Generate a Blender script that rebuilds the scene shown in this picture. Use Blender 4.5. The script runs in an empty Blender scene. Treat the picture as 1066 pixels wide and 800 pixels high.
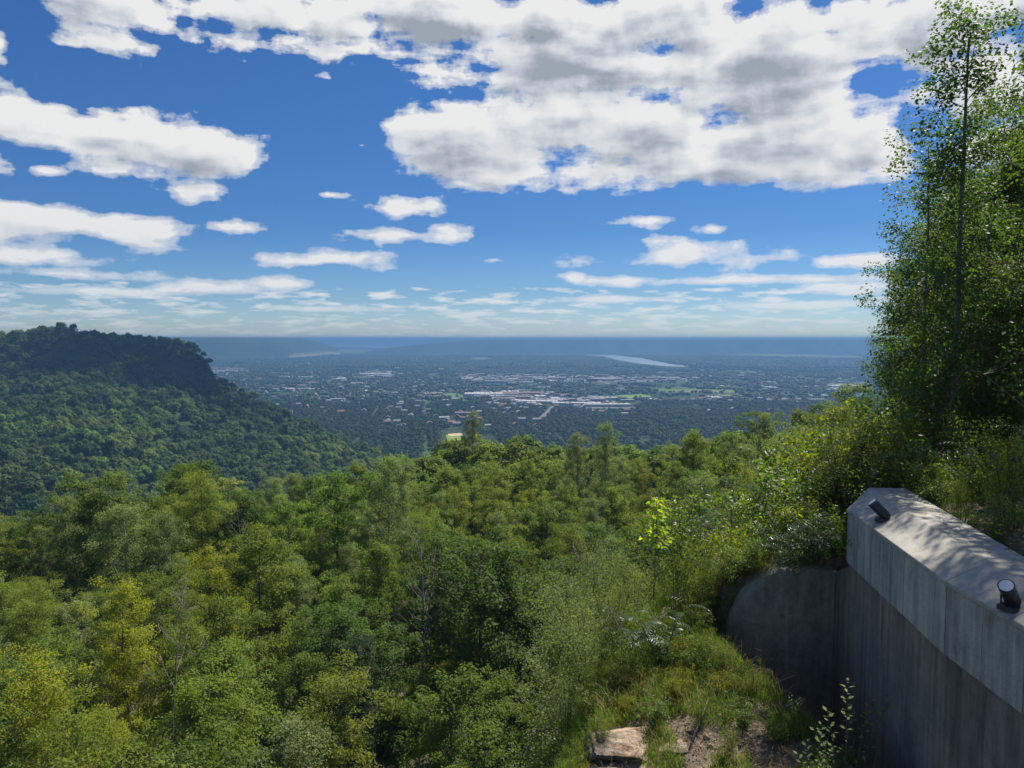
import bpy, math, random
import numpy as np
from mathutils import Vector, Matrix
rng = np.random.default_rng(7)
random.seed(7)
R_ = math.radians
scene = bpy.context.scene
COL = scene.collection
H = 180.0                                   # eye height above the valley floor
F = 776.0; CX = 533.0; CY = 400.0           # photograph's pinhole, 1066 x 800
PITCH = math.atan(47 / F)
SUN_AZ, SUN_EL = 42.0, 56.0

# ------------------------------------------------------------------ geometry helpers
def P(px, py, d):
    """world point at forward distance d seen at photograph pixel (px, py)"""
    a = (px - CX) / F; b = (CY - py) / F
    c, s = math.cos(PITCH), math.sin(PITCH)
    y = c + s * b; z = -s + c * b
    k = d / y
    return Vector((a * k, d, H + z * k))
def ground_at(px, py, z0=0.0):
    a = (px - CX) / F; b = (CY - py) / F
    c, s = math.cos(PITCH), math.sin(PITCH)
    y = c + s * b; z = -s + c * b
    k = (z0 - H) / z
    return (a * k, y * k)
def proj(p):
    x, y, z = p[0], p[1], p[2] - H
    c, s = math.cos(PITCH), math.sin(PITCH)
    f = c * y - s * z; u = s * y + c * z
    if f <= 0.1: return None
    return (CX + F * x / f, CY - F * u / f, f)

def np_mesh(name, V, faces_list, tints=None, mats=None, mat_idx=None, smooth=False):
    """V (n,3); faces_list: list of (m,k) integer arrays"""
    me = bpy.data.meshes.new(name)
    V = np.asarray(V, dtype=np.float32)
    me.vertices.add(len(V)); me.vertices.foreach_set('co', V.ravel())
    loops = np.concatenate([f.ravel() for f in faces_list]).astype(np.int32)
    sizes = np.concatenate([np.full(len(f), f.shape[1]) for f in faces_list]).astype(np.int32)
    starts = np.concatenate([[0], np.cumsum(sizes)[:-1]]).astype(np.int32)
    me.loops.add(len(loops)); me.loops.foreach_set('vertex_index', loops)
    me.polygons.add(len(sizes)); me.polygons.foreach_set('loop_start', starts)
    me.polygons.foreach_set('loop_total', sizes)
    if mat_idx is not None: me.polygons.foreach_set('material_index', np.asarray(mat_idx, dtype=np.int32))
    me.polygons.foreach_set('use_smooth', np.full(len(sizes), smooth))
    if tints is not None:
        at = me.attributes.new('tint', 'FLOAT', 'FACE')
        at.data.foreach_set('value', np.asarray(tints, dtype=np.float32))
    for m in (mats or []): me.materials.append(m)
    me.update(calc_edges=True); me.validate()
    return me

def link(name, me, parent=None):
    o = bpy.data.objects.new(name, me); COL.objects.link(o)
    if parent is not None: o.parent = parent
    return o
def empty(name, loc=(0, 0, 0), rz=0.0, s=1.0):
    o = bpy.data.objects.new(name, None); COL.objects.link(o)
    o.location = loc; o.rotation_euler = (0, 0, rz); o.scale = (s, s, s); o.empty_display_size = .2
    return o
def tag(o, label, cat, group=None):
    o['label'] = label; o['category'] = cat
    if group: o['group'] = group
def structure(o): o['kind'] = 'structure'; return o
def stuff(o, label=None, cat=None):
    o['kind'] = 'stuff'
    if label: o['label'] = label
    if cat: o['category'] = cat
    return o
def copy_tree(o, parent=None):
    kids = list(KIDS.get(o.name, []))
    c = o.copy(); COL.objects.link(c)
    if parent is not None: c.parent = parent
    KIDS[c.name] = [copy_tree(k, c) for k in kids]
    return c
KIDS = {}
def kid(o, parent):
    KIDS.setdefault(parent.name, []).append(o); return o

class MB:
    """collects boxes, tubes and prisms into one mesh"""
    def __init__(s): s.v = []; s.f = []; s.m = []
    def add(s, vs, fs, m=0):
        n = len(s.v); s.v += [tuple(v) for v in vs]
        for f in fs: s.f.append([i + n for i in f]); s.m.append(m)
    def hexa(s, b, t, m=0):
        s.add(list(b) + list(t), [(3, 2, 1, 0), (4, 5, 6, 7), (0, 1, 5, 4), (1, 2, 6, 5), (2, 3, 7, 6), (3, 0, 4, 7)], m)
    def box(s, c, d, rz=0, m=0, M=None):
        x, y, z = d[0] / 2, d[1] / 2, d[2] / 2
        pts = [Vector(p) for p in ((-x, -y, -z), (x, -y, -z), (x, y, -z), (-x, y, -z), (-x, -y, z), (x, -y, z), (x, y, z), (-x, y, z))]
        if M is None: M = Matrix.Rotation(rz, 3, 'Z')
        pts = [M @ p + Vector(c) for p in pts]
        s.hexa(pts[:4], pts[4:], m)
    def tube(s, pts, rad, n=6, m=0, cap=True):
        pts = [Vector(p) for p in pts]; rings = []
        for i, p in enumerate(pts):
            t = (pts[min(i + 1, len(pts) - 1)] - pts[max(i - 1, 0)]).normalized()
            a = t.cross(Vector((0, 0, 1)) if abs(t.z) < .9 else Vector((1, 0, 0))).normalized(); b = t.cross(a)
            r = rad[i] if hasattr(rad, '__len__') else rad
            rings.append([p + (a * math.cos(2 * math.pi * k / n) + b * math.sin(2 * math.pi * k / n)) * r for k in range(n)])
        base = len(s.v)
        for r in rings: s.v += [tuple(v) for v in r]
        for i in range(len(pts) - 1):
            for k in range(n):
                s.f.append([base + i * n + k, base + i * n + (k + 1) % n, base + (i + 1) * n + (k + 1) % n, base + (i + 1) * n + k]); s.m.append(m)
        if cap:
            s.f.append([base + k for k in range(n)][::-1]); s.m.append(m)
            s.f.append([base + (len(pts) - 1) * n + k for k in range(n)]); s.m.append(m)
    def mesh(s, name, mats, smooth=False):
        me = bpy.data.meshes.new(name); me.from_pydata(s.v, [], s.f)
        for m in mats: me.materials.append(m)
        me.polygons.foreach_set('material_index', s.m)
        if smooth: me.polygons.foreach_set('use_smooth', [True] * len(s.f))
        me.update(); return me
    def build(s, name, mats, parent=None, smooth=False, bevel=0):
        o = link(name, s.mesh(name, mats if isinstance(mats, (list, tuple)) else [mats], smooth), parent)
        if bevel:
            b = o.modifiers.new('bevel', 'BEVEL'); b.width = bevel; b.segments = 2; b.limit_method = 'ANGLE'
        return o

# numpy value noise
def vnoise(x, y, seed=0):
    xi = np.floor(x).astype(np.int64); yi = np.floor(y).astype(np.int64)
    fx = x - xi; fy = y - yi; fx = fx * fx * (3 - 2 * fx); fy = fy * fy * (3 - 2 * fy)
    def h(a, b):
        n = (a * 374761393 + b * 668265263 + seed * 1442695041) & 0x7fffffff
        n = ((n ^ (n >> 13)) * 1274126177) & 0x7fffffff
        return ((n ^ (n >> 16)) & 0xffff) / 65535.0
    return (h(xi, yi) * (1 - fx) + h(xi + 1, yi) * fx) * (1 - fy) + (h(xi, yi + 1) * (1 - fx) + h(xi + 1, yi + 1) * fx) * fy
def fbm(x, y, seed=0, o=4):
    s = 0; a = .5
    for i in range(o):
        s = s + a * vnoise(x * 2 ** i, y * 2 ** i, seed + i); a *= .5
    return s / (1 - .5 ** o)

# ------------------------------------------------------------------ materials
def srgb(r, g, b):
    f = lambda c: (c / 255) / 12.92 if c / 255 <= .04045 else (((c / 255) + .055) / 1.055) ** 2.4
    return (f(r), f(g), f(b), 1)
def mat(name):
    m = bpy.data.materials.new(name); m.use_nodes = True; nt = m.node_tree
    for n in list(nt.nodes): nt.nodes.remove(n)
    out = nt.nodes.new('ShaderNodeOutputMaterial')
    return m, nt, out
def N(nt, t, **kw):
    n = nt.nodes.new(t)
    for k, v in kw.items():
        if k == 'inp':
            for kk, vv in v.items(): n.inputs[kk].default_value = vv
        else: setattr(n, k, v)
    return n
def ramp(nt, fac, stops, interp='LINEAR'):
    r = N(nt, 'ShaderNodeValToRGB'); r.color_ramp.interpolation = interp
    el = r.color_ramp.elements
    while len(el) < len(stops): el.new(0.5)
    for e, (p, c) in zip(el, stops): e.position = p; e.color = c
    nt.links.new(fac, r.inputs[0]); return r.outputs[0]
def noise(nt, scale, detail=4, rough=.55, vec=None, dist=0):
    n = N(nt, 'ShaderNodeTexNoise'); n.inputs['Scale'].default_value = scale
    n.inputs['Detail'].default_value = detail; n.inputs['Roughness'].default_value = rough
    n.inputs['Distortion'].default_value = dist
    if vec is not None: nt.links.new(vec, n.inputs['Vector'])
    return n.outputs['Fac']
def mixc(nt, f, a, b, mode='MIX'):
    m = N(nt, 'ShaderNodeMix', data_type='RGBA', blend_type=mode)
    for sock, v in ((m.inputs[0], f), (m.inputs[6], a), (m.inputs[7], b)):
        if hasattr(v, 'default_value'): nt.links.new(v, sock)
        else: sock.default_value = v
    return m.outputs[2]
def math_(nt, op, a, b=0.0, c=None, clamp=False):
    m = N(nt, 'ShaderNodeMath', operation=op, use_clamp=clamp)
    for i, v in enumerate((a, b, c)):
        if v is None: continue
        if hasattr(v, 'default_value'): nt.links.new(v, m.inputs[i])
        else: m.inputs[i].default_value = v
    return m.outputs[0]

def leaf_mat(name, dark, light, trans=.36, rough=.6, spec=.13, tcol=None, var=.18):
    m, nt, out = mat(name); L = nt.links.new
    at = N(nt, 'ShaderNodeAttribute', attribute_name='tint')
    c = mixc(nt, at.outputs['Fac'], dark, light)
    oi = N(nt, 'ShaderNodeObjectInfo')
    hs = N(nt, 'ShaderNodeHueSaturation'); L(c, hs.inputs['Color'])
    L(math_(nt, 'MULTIPLY_ADD', oi.outputs['Random'], .035, .4825), hs.inputs['Hue'])
    r2 = math_(nt, 'FRACT', math_(nt, 'MULTIPLY', oi.outputs['Random'], 7.31))
    L(math_(nt, 'MULTIPLY_ADD', r2, 2 * var, 1 - var), hs.inputs['Value'])
    b = N(nt, 'ShaderNodeBsdfPrincipled', inp={'Roughness': rough, 'Specular IOR Level': spec})
    L(hs.outputs[0], b.inputs['Base Color'])
    t = N(nt, 'ShaderNodeBsdfTranslucent')
    tc = mixc(nt, 1.0, hs.outputs[0], tcol or (2.0, 2.15, .45, 1), 'MULTIPLY'); L(tc, t.inputs['Color'])
    mx = N(nt, 'ShaderNodeMixShader', inp={0: trans}); L(b.outputs[0], mx.inputs[1]); L(t.outputs[0], mx.inputs[2])
    L(mx.outputs[0], out.inputs[0]); return m
def simple_mat(name, col, rough=.7, spec=.3, nscale=0, var=.25, bump=0, metal=0):
    m, nt, out = mat(name); L = nt.links.new
    b = N(nt, 'ShaderNodeBsdfPrincipled', inp={'Base Color': col, 'Roughness': rough, 'Specular IOR Level': spec, 'Metallic': metal})
    if nscale:
        tc = N(nt, 'ShaderNodeTexCoord')
        n = noise(nt, nscale, 6, .6, tc.outputs['Object'])
        lo = tuple(x * (1 - var) for x in col[:3]) + (1,); hi = tuple(min(1, x * (1 + var)) for x in col[:3]) + (1,)
        L(ramp(nt, n, [(.3, lo), (.7, hi)]), b.inputs['Base Color'])
        if bump:
            bp = N(nt, 'ShaderNodeBump', inp={'Strength': .6, 'Distance': bump}); L(n, bp.inputs['Height']); L(bp.outputs[0], b.inputs['Normal'])
    L(b.outputs[0], out.inputs[0]); return m

def G(r, g, b): return (r, g, b, 1)
M = {}
M['leaf_mid'] = leaf_mat('leaf_mid', G(.078, .120, .022), G(.168, .212, .038), trans=.42)
M['leaf_dark'] = leaf_mat('leaf_dark', G(.048, .090, .022), G(.118, .176, .036), trans=.38)
M['leaf_olive'] = leaf_mat('leaf_olive', G(.100, .130, .020), G(.195, .225, .038), trans=.42)
M['leaf_grey'] = leaf_mat('leaf_grey', G(.115, .150, .062), G(.205, .245, .100), trans=.38)
M['leaf_yellow'] = leaf_mat('leaf_yellow', G(.145, .165, .016), G(.255, .262, .028), trans=.45)
M['leaf_pale'] = leaf_mat('leaf_pale', G(.16, .18, .05), G(.26, .26, .09), trans=.4)
M['leaf_conifer'] = leaf_mat('leaf_conifer', G(.016, .036, .014), G(.034, .062, .022), trans=.1)
M['leaf_aspen'] = leaf_mat('leaf_aspen', G(.042, .080, .026), G(.092, .142, .046), rough=.5, spec=.22, trans=.42)
M['leaf_near'] = leaf_mat('leaf_near', G(.062, .112, .022), G(.140, .196, .034), rough=.45, spec=.35, trans=.42)
M['leaf_bright'] = leaf_mat('leaf_bright', G(.22, .27, .015), G(.45, .46, .03), trans=.5)
M['leaf_sumac'] = leaf_mat('leaf_sumac', G(.035, .085, .03), G(.07, .13, .04), rough=.36, spec=.5, trans=.35)
M['leaf_hill'] = leaf_mat('leaf_hill', G(.040, .076, .022), G(.110, .152, .038), trans=.36, var=.35)
M['leaf_town'] = leaf_mat('leaf_town', G(.022, .040, .016), G(.050, .078, .026), trans=.1, var=.35)
M['grass'] = leaf_mat('grass_blades', G(.070, .135, .022), G(.19, .24, .055), trans=.4, var=.05)
M['dry'] = leaf_mat('dry_stalks', G(.20, .14, .06), G(.36, .27, .13), trans=.2, var=.05)
M['bark'] = simple_mat('bark', G(.12, .10, .08), .9, .2, 9, .4)
M['bark_pale'] = simple_mat('bark_pale', G(.27, .26, .22), .8, .2, 14, .35)
M['bark_aspen'] = simple_mat('bark_aspen', G(.17, .18, .13), .75, .25, 16, .3)
M['bark_dead'] = simple_mat('bark_dead', G(.21, .18, .16), .85, .2, 12, .4)

def concrete(name, base, streak=.5, warm=(1, .97, .9), stain=.5, depth=.004):
    m, nt, out = mat(name); L = nt.links.new
    tc = N(nt, 'ShaderNodeTexCoord'); ob = tc.outputs['Object']
    mp = N(nt, 'ShaderNodeMapping'); mp.inputs['Scale'].default_value = (5, 5, .35); L(ob, mp.inputs[0])
    st = noise(nt, 2.2, 6, .65, mp.outputs[0])
    big = noise(nt, .9, 5, .6, ob, .6); fine = noise(nt, 60, 4, .7, ob); mid = noise(nt, 9, 5, .65, ob)
    c = ramp(nt, big, [(.3, tuple(base * w * .74 for w in (1.04, 1, .9)) + (1,)), (.7, tuple(base * w * 1.14 for w in warm) + (1,))])
    c = mixc(nt, streak, c, ramp(nt, st, [(.32, G(.42, .43, .42)), (.62, G(1.12, 1.12, 1.12))]), 'MULTIPLY')
    c = mixc(nt, stain, c, ramp(nt, mid, [(.35, G(.72, .71, .68)), (.6, G(1.08, 1.08, 1.08))]), 'MULTIPLY')
    mp2 = N(nt, 'ShaderNodeMapping'); mp2.inputs['Scale'].default_value = (1.6, 1.6, .12); L(ob, mp2.inputs[0])
    dr = noise(nt, 3.0, 7, .7, mp2.outputs[0], .3); c = mixc(nt, .75 * min(1, streak * 1.6), c, ramp(nt, dr, [(.36, G(.50, .52, .47)), (.50, G(1, 1, 1)), (.68, G(1.22, 1.2, 1.14))]), 'MULTIPLY')
    bl = noise(nt, 3.4, 8, .75, ob, 1.2); c = mixc(nt, .6, c, ramp(nt, bl, [(.34, G(.62, .62, .56)), (.44, G(1, 1, 1))]), 'MULTIPLY')
    c = mixc(nt, .6, c, ramp(nt, fine, [(.35, G(.75, .75, .75)), (.6, G(1.08, 1.08, 1.08))]), 'MULTIPLY')
    b = N(nt, 'ShaderNodeBsdfPrincipled', inp={'Roughness': .88, 'Specular IOR Level': .25}); L(c, b.inputs['Base Color'])
    bp = N(nt, 'ShaderNodeBump', inp={'Strength': .7, 'Distance': depth})
    L(math_(nt, 'ADD', math_(nt, 'MULTIPLY', fine, .5), mid), bp.inputs['Height']); L(bp.outputs[0], b.inputs['Normal'])
    L(b.outputs[0], out.inputs[0]); return m
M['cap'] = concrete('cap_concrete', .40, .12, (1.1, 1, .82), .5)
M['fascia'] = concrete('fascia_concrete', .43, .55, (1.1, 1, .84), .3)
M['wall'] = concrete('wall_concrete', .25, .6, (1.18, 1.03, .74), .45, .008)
M['wall_old'] = concrete('old_wall_concrete', .31, .3, (1.16, 1.05, .74), .8, .02)

def soil_mat():
    m, nt, out = mat('hillside_soil'); L = nt.links.new
    tc = N(nt, 'ShaderNodeTexCoord'); ob = tc.outputs['Object']
    a = noise(nt, 1.1, 6, .65, ob, .4); f = noise(nt, 22, 6, .7, ob)
    vo = N(nt, 'ShaderNodeTexVoronoi', feature='F1'); vo.inputs['Scale'].default_value = 34; L(ob, vo.inputs[0])
    stone = ramp(nt, vo.outputs['Color'], [(.2, G(.34, .25, .19)), (.5, G(.52, .44, .36)), (.8, G(.26, .22, .19))])
    soil = ramp(nt, f, [(.32, G(.085, .065, .045)), (.5, G(.20, .15, .10)), (.66, G(.36, .28, .20))])
    c = mixc(nt, ramp(nt, vo.outputs['Distance'], [(.1, G(.5, .5, .5)), (.4, G(0, 0, 0))]), soil, stone)
    c = mixc(nt, ramp(nt, a, [(.45, G(0, 0, 0)), (.62, G(1, 1, 1))]), c, G(.07, .085, .03))
    b = N(nt, 'ShaderNodeBsdfPrincipled', inp={'Roughness': .95, 'Specular IOR Level': .2}); L(c, b.inputs['Base Color'])
    bp = N(nt, 'ShaderNodeBump', inp={'Strength': .9, 'Distance': .05, }); L(math_(nt, 'ADD', f, a), bp.inputs['Height']); L(bp.outputs[0], b.inputs['Normal'])
    L(b.outputs[0], out.inputs[0]); return m
M['soil'] = soil_mat()
def forest_floor(name, c1, c2, rock=False, s=.05):
    m, nt, out = mat(name); L = nt.links.new
    tc = N(nt, 'ShaderNodeTexCoord'); ob = tc.outputs['Object']
    n = noise(nt, s, 8, .6, ob); f = noise(nt, s * 12, 5, .6, ob)
    c = ramp(nt, n, [(.35, c1), (.65, c2)])
    c = mixc(nt, .7, c, ramp(nt, f, [(.35, G(.5, .5, .5)), (.65, G(1.3, 1.3, 1.3))]), 'MULTIPLY')
    if rock:
        g = N(nt, 'ShaderNodeNewGeometry'); sx = N(nt, 'ShaderNodeSeparateXYZ'); L(g.outputs['Normal'], sx.inputs[0])
        steep = ramp(nt, sx.outputs[2], [(.52, G(1, 1, 1)), (.66, G(0, 0, 0))])
        c = mixc(nt, steep, c, ramp(nt, f, [(.35, G(.13, .12, .10)), (.65, G(.36, .33, .27))]))
    b = N(nt, 'ShaderNodeBsdfPrincipled', inp={'Roughness': .95, 'Specular IOR Level': .1}); L(c, b.inputs['Base Color'])
    L(b.outputs[0], out.inputs[0]); return m
M['floor'] = forest_floor('forest_floor', G(.045, .055, .022), G(.15, .13, .09), s=.12)
M['hill'] = forest_floor('wooded_hill', G(.025, .045, .015), G(.05, .075, .022), True)
M['bluff'] = forest_floor('far_bluff', G(.022, .042, .018), G(.05, .075, .028), True, .004)

# ------------------------------------------------------------------ haze, camera, sun
cam_d = bpy.data.cameras.new('camera'); cam = bpy.data.objects.new('camera', cam_d); COL.objects.link(cam)
cam.location = (0, 0, H); cam.rotation_euler = (R_(90) - PITCH, 0, 0)
cam_d.sensor_width = 36; cam_d.lens = 36 * F / 1066; cam_d.clip_start = .1; cam_d.clip_end = 80000
scene.camera = cam
S = Vector((math.sin(R_(SUN_AZ)) * math.cos(R_(SUN_EL)), math.cos(R_(SUN_AZ)) * math.cos(R_(SUN_EL)), math.sin(R_(SUN_EL))))
sd = bpy.data.lights.new('sun', 'SUN'); sd.energy = 5.0; sd.angle = R_(.53); sd.color = (1, .955, .88)
so = bpy.data.objects.new('sun', sd); COL.objects.link(so); so.rotation_euler = S.to_track_quat('Z', 'Y').to_euler()
so.location = (0, 0, H + 50)

def build_haze():
    mb = MB(); x0, x1, y0, y1 = -26000, 26000, -300, 30000; z0, z1 = -3, 201
    mb.hexa([(x0, y0, z0), (x1, y0, z0), (x1, y1, z0), (x0, y1, z0)], [(x0, y0, z1), (x1, y0, z1), (x1, y1, z1), (x0, y1, z1)])
    m, nt, out = mat('haze_air')
    v = N(nt, 'ShaderNodeVolumePrincipled', inp={'Color': G(.155, .31, .55), 'Density': 1.75e-4, 'Anisotropy': .2})
    nt.links.new(v.outputs[0], out.inputs['Volume'])
    o = mb.build('haze', m); o['kind'] = 'stuff'; o['label'] = 'pale blue summer haze over the whole valley'
    return o
build_haze()

# ------------------------------------------------------------------ sky
def build_world():
    w = bpy.data.worlds.new('World'); scene.world = w; w.use_nodes = True; nt = w.node_tree
    for n in list(nt.nodes): nt.nodes.remove(n)
    L = nt.links.new
    out = N(nt, 'ShaderNodeOutputWorld')
    sky = N(nt, 'ShaderNodeTexSky', sky_type='NISHITA', sun_disc=False)
    sky.sun_elevation = R_(SUN_EL); sky.sun_rotation = R_(SUN_AZ); sky.altitude = 300
    sky.air_density = 1.15; sky.dust_density = .5; sky.ozone_density = 2.6
    hs = N(nt, 'ShaderNodeHueSaturation', inp={'Saturation': 1.12, 'Value': 1.0}); L(sky.outputs[0], hs.inputs['Color'])
    tz = N(nt, 'ShaderNodeTexCoord'); tsx = N(nt, 'ShaderNodeSeparateXYZ'); L(tz.outputs['Generated'], tsx.inputs[0])
    air = ramp(nt, tsx.outputs[2], [(0, G(.52, .68, .98)), (.015, G(.43, .58, .88)), (.06, G(.27, .42, .68)), (.14, G(.19, .335, .56)), (.45, G(.205, .36, .54))])
    skyc = mixc(nt, 1.0, hs.outputs[0], air, 'MULTIPLY')
    bg = N(nt, 'ShaderNodeBackground', inp={'Strength': .105}); L(skyc, bg.inputs[0])
    # clouds: (x, y, rx, ry) measured on the photograph, turned into azimuth / elevation
    E = [(620, 50, 190, 62), (430, 12, 235, 42), (640, 150, 225, 50), (800, 90, 105, 66), (740, 155, 140, 38), (480, 150, 78, 44),
         (860, 20, 120, 24), (1010, 5, 120, 32), (1030, 85, 84, 38), (895, 160, 48, 24), (1060, 145, 60, 22), (520, 185, 80, 20),
         (120, 5, 110, 34), (200, 42, 36, 18), (-14, 45, 24, 14), (80, 128, 100, 34), (120, 155, 90, 26), (200, 160, 52, 20),
         (188, 198, 48, 10), (48, 178, 22, 7), (-2, 170, 20, 13), (60, 228, 95, 20), (130, 245, 95, 18), (235, 236, 26, 7),
         (30, 265, 110, 14), (60, 285, 110, 8), (420, 219, 44, 13), (428, 245, 62, 10), (342, 270, 66, 9), (295, 296, 32, 8),
         (462, 238, 34, 9), (655, 292, 60, 7), (870, 300, 70, 7), (640, 312, 90, 5), (330, 322, 80, 4), (820, 318, 110, 5), (515, 271, 20, 6), (345, 203, 18, 4), (342, 81, 12, 4.5), (377, 152, 9, 7), (671, 230, 28, 7), (740, 238, 20, 7),
         (700, 268, 74, 15), (800, 270, 66, 12), (880, 272, 60, 10), (780, 292, 170, 7), (600, 290, 11, 6), (215, 300, 60, 8),
         (100, 303, 120, 6), (600, 20, 300, 40), (1150, 60, 70, 60), (-120, 130, 120, 60), (-60, 235, 80, 30)]
    g = bpy.data.node_groups.new('cloud_field', 'ShaderNodeTree')
    g.interface.new_socket('Vector', in_out='INPUT', socket_type='NodeSocketVector')
    g.interface.new_socket('Density', in_out='OUTPUT', socket_type='NodeSocketFloat'); g.interface.new_socket('Soft', in_out='OUTPUT', socket_type='NodeSocketFloat'); g.interface.new_socket('Noise', in_out='OUTPUT', socket_type='NodeSocketFloat')
    gi = g.nodes.new('NodeGroupInput'); go = g.nodes.new('NodeGroupOutput'); GL = g.links.new
    sx = N(g, 'ShaderNodeSeparateXYZ'); GL(gi.outputs[0], sx.inputs[0])
    x, y, z = sx.outputs
    A = math_(g, 'MULTIPLY', math_(g, 'ARCTAN2', x, y), 57.2958)
    El = math_(g, 'MULTIPLY', math_(g, 'ARCSINE', z), 57.2958)
    zp = math_(g, 'MAXIMUM', z, 0.0)
    den = math_(g, 'ADD', zp, .16); den2 = math_(g, 'ADD', zp, .30)
    cv = N(g, 'ShaderNodeCombineXYZ'); GL(math_(g, 'DIVIDE', x, den2), cv.inputs[0]); GL(math_(g, 'DIVIDE', y, den2), cv.inputs[1]); GL(math_(g, 'MULTIPLY', z, 5), cv.inputs[2])
    n3 = noise(g, 4.0, 8, .52, cv.outputs[0], .1); n3s = noise(g, 4.0, 2, .5, cv.outputs[0], .1)
    cu = N(g, 'ShaderNodeCombineXYZ'); GL(math_(g, 'DIVIDE', x, den), cu.inputs[0]); GL(math_(g, 'DIVIDE', y, den), cu.inputs[1]); GL(math_(g, 'MULTIPLY', z, 9), cu.inputs[2])
    n1 = noise(g, 5.2, 7, .50, cu.outputs[0], .1)
    n2 = noise(g, 1.3, 3, .5, cu.outputs[0])
    cae = N(g, 'ShaderNodeCombineXYZ'); GL(A, cae.inputs[0]); GL(El, cae.inputs[1])
    # round puffs: 3D noise on the view direction
    np_ = noise(g, 15.0, 8, .56, gi.outputs[0], .1); nps = noise(g, 15.0, 2, .5, gi.outputs[0], .1)
    amp = math_(g, 'MULTIPLY_ADD', El, .135, .40)
    prev = None
    for (px, py, rx, ry) in E:
        v = P(px, py, 1000) - Vector((0, 0, H)); v.normalize()
        a0 = math.degrees(math.atan2(v.x, v.y)); e0 = math.degrees(math.asin(v.z))
        fx = math.degrees(rx / F) * math.cos(math.atan((px - CX) / F)); fy = math.degrees(ry / F) * .95
        if abs(px - CX) > 600: fx = math.degrees(rx / F) * .6
        vm = N(g, 'ShaderNodeVectorMath', operation='MULTIPLY_ADD')
        GL(cae.outputs[0], vm.inputs[0]); vm.inputs[1].default_value = (1 / fx, 1 / fy, 0); vm.inputs[2].default_value = (-a0 / fx, -e0 / fy, 0)
        ln = N(g, 'ShaderNodeVectorMath', operation='LENGTH'); GL(vm.outputs[0], ln.inputs[0])
        fw = max(1.2 * fy, 1.25); f = math_(g, 'MULTIPLY_ADD', ln.outputs['Value'], -fw, fw)
        prev = f if prev is None else math_(g, 'SMOOTH_MAX', prev, f, .25)
    # scattered low decks towards the horizon and overhead out of frame
    deck = math_(g, 'MULTIPLY', math_(g, 'SUBTRACT', n1, .5), 7.0)
    lowm = ramp(g, math_(g, 'MULTIPLY', El, .1), [(.02, G(1, 1, 1)), (.36, G(1, 1, 1)), (.52, G(0, 0, 0))])
    sep = N(g, 'ShaderNodeSeparateColor'); GL(lowm, sep.inputs[0])
    low = math_(g, 'MULTIPLY_ADD', sep.outputs[0], 3.0, -3.0)
    low = math_(g, 'ADD', low, math_(g, 'MULTIPLY_ADD', deck, .85, .08))
    hi = ramp(g, math_(g, 'MULTIPLY', El, .01), [(.27, G(0, 0, 0)), (.33, G(1, 1, 1))])
    sep2 = N(g, 'ShaderNodeSeparateColor'); GL(hi, sep2.inputs[0])
    high = math_(g, 'ADD', math_(g, 'MULTIPLY_ADD', sep2.outputs[0], 3.0, -3.2), math_(g, 'MULTIPLY', deck, .9))
    base = math_(g, 'MINIMUM', prev, 2.0)
    nn = math_(g, 'ADD', math_(g, 'MULTIPLY', math_(g, 'SUBTRACT', n3, .5), 3.6), math_(g, 'MULTIPLY', math_(g, 'SUBTRACT', np_, .5), 2.6))
    d = math_(g, 'ADD', base, math_(g, 'MULTIPLY', nn, amp))
    d = math_(g, 'MAXIMUM', d, low); d = math_(g, 'MAXIMUM', d, high)
    ns = math_(g, 'ADD', math_(g, 'MULTIPLY', math_(g, 'SUBTRACT', n3s, .5), 3.6), math_(g, 'MULTIPLY', math_(g, 'SUBTRACT', nps, .5), 2.6))
    sft = math_(g, 'ADD', math_(g, 'MINIMUM', prev, 4.5), math_(g, 'MULTIPLY', ns, amp)); sft = math_(g, 'MAXIMUM', sft, low); sft = math_(g, 'MAXIMUM', sft, high)
    GL(d, go.inputs[0]); GL(sft, go.inputs[1]); GL(nn, go.inputs[2])
    tc = N(nt, 'ShaderNodeTexCoord')
    def field(off):
        gn = nt.nodes.new('ShaderNodeGroup'); gn.node_tree = g
        if off:
            va = N(nt, 'ShaderNodeVectorMath', operation='ADD'); L(tc.outputs['Generated'], va.inputs[0]); va.inputs[1].default_value = off
            vn = N(nt, 'ShaderNodeVectorMath', operation='NORMALIZE'); L(va.outputs[0], vn.inputs[0]); L(vn.outputs[0], gn.inputs[0])
        else: L(tc.outputs['Generated'], gn.inputs[0])
        return gn.outputs
    d0, s0, q0 = field(None); d1, s1, q1 = field((.008, 0, .014)); d2, s2, q2 = field((.018, 0, .036))
    alpha = ramp(nt, d0, [(0, G(0, 0, 0)), (.5, G(.55, .55, .55)), (1.0, G(1, 1, 1))], 'EASE')
    # optical depth on the way towards the sun
    od = math_(nt, 'ADD', math_(nt, 'MAXIMUM', s1, 0), math_(nt, 'MULTIPLY', math_(nt, 'MAXIMUM', s2, 0), .8))
    od = math_(nt, 'ADD', od, math_(nt, 'MULTIPLY', math_(nt, 'MAXIMUM', d0, 0), .45))
    det = math_(nt, 'MULTIPLY', math_(nt, 'SUBTRACT', d0, d1), .15); det = math_(nt, 'ADD', det, math_(nt, 'MULTIPLY', math_(nt, 'SUBTRACT', q0, q1), .10)); det = math_(nt, 'ADD', det, math_(nt, 'MULTIPLY', q0, -.09))
    lit = math_(nt, 'ADD', math_(nt, 'EXPONENT', math_(nt, 'MULTIPLY', od, -.165)), det, clamp=True)
    ccol = ramp(nt, lit, [(.0, G(.40, .45, .53)), (.2, G(.56, .61, .69)), (.42, G(.78, .82, .88)), (.72, G(1.0, 1.0, 1.0))])
    cb = N(nt, 'ShaderNodeBackground', inp={'Strength': .57}); L(ccol, cb.inputs[0])
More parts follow.
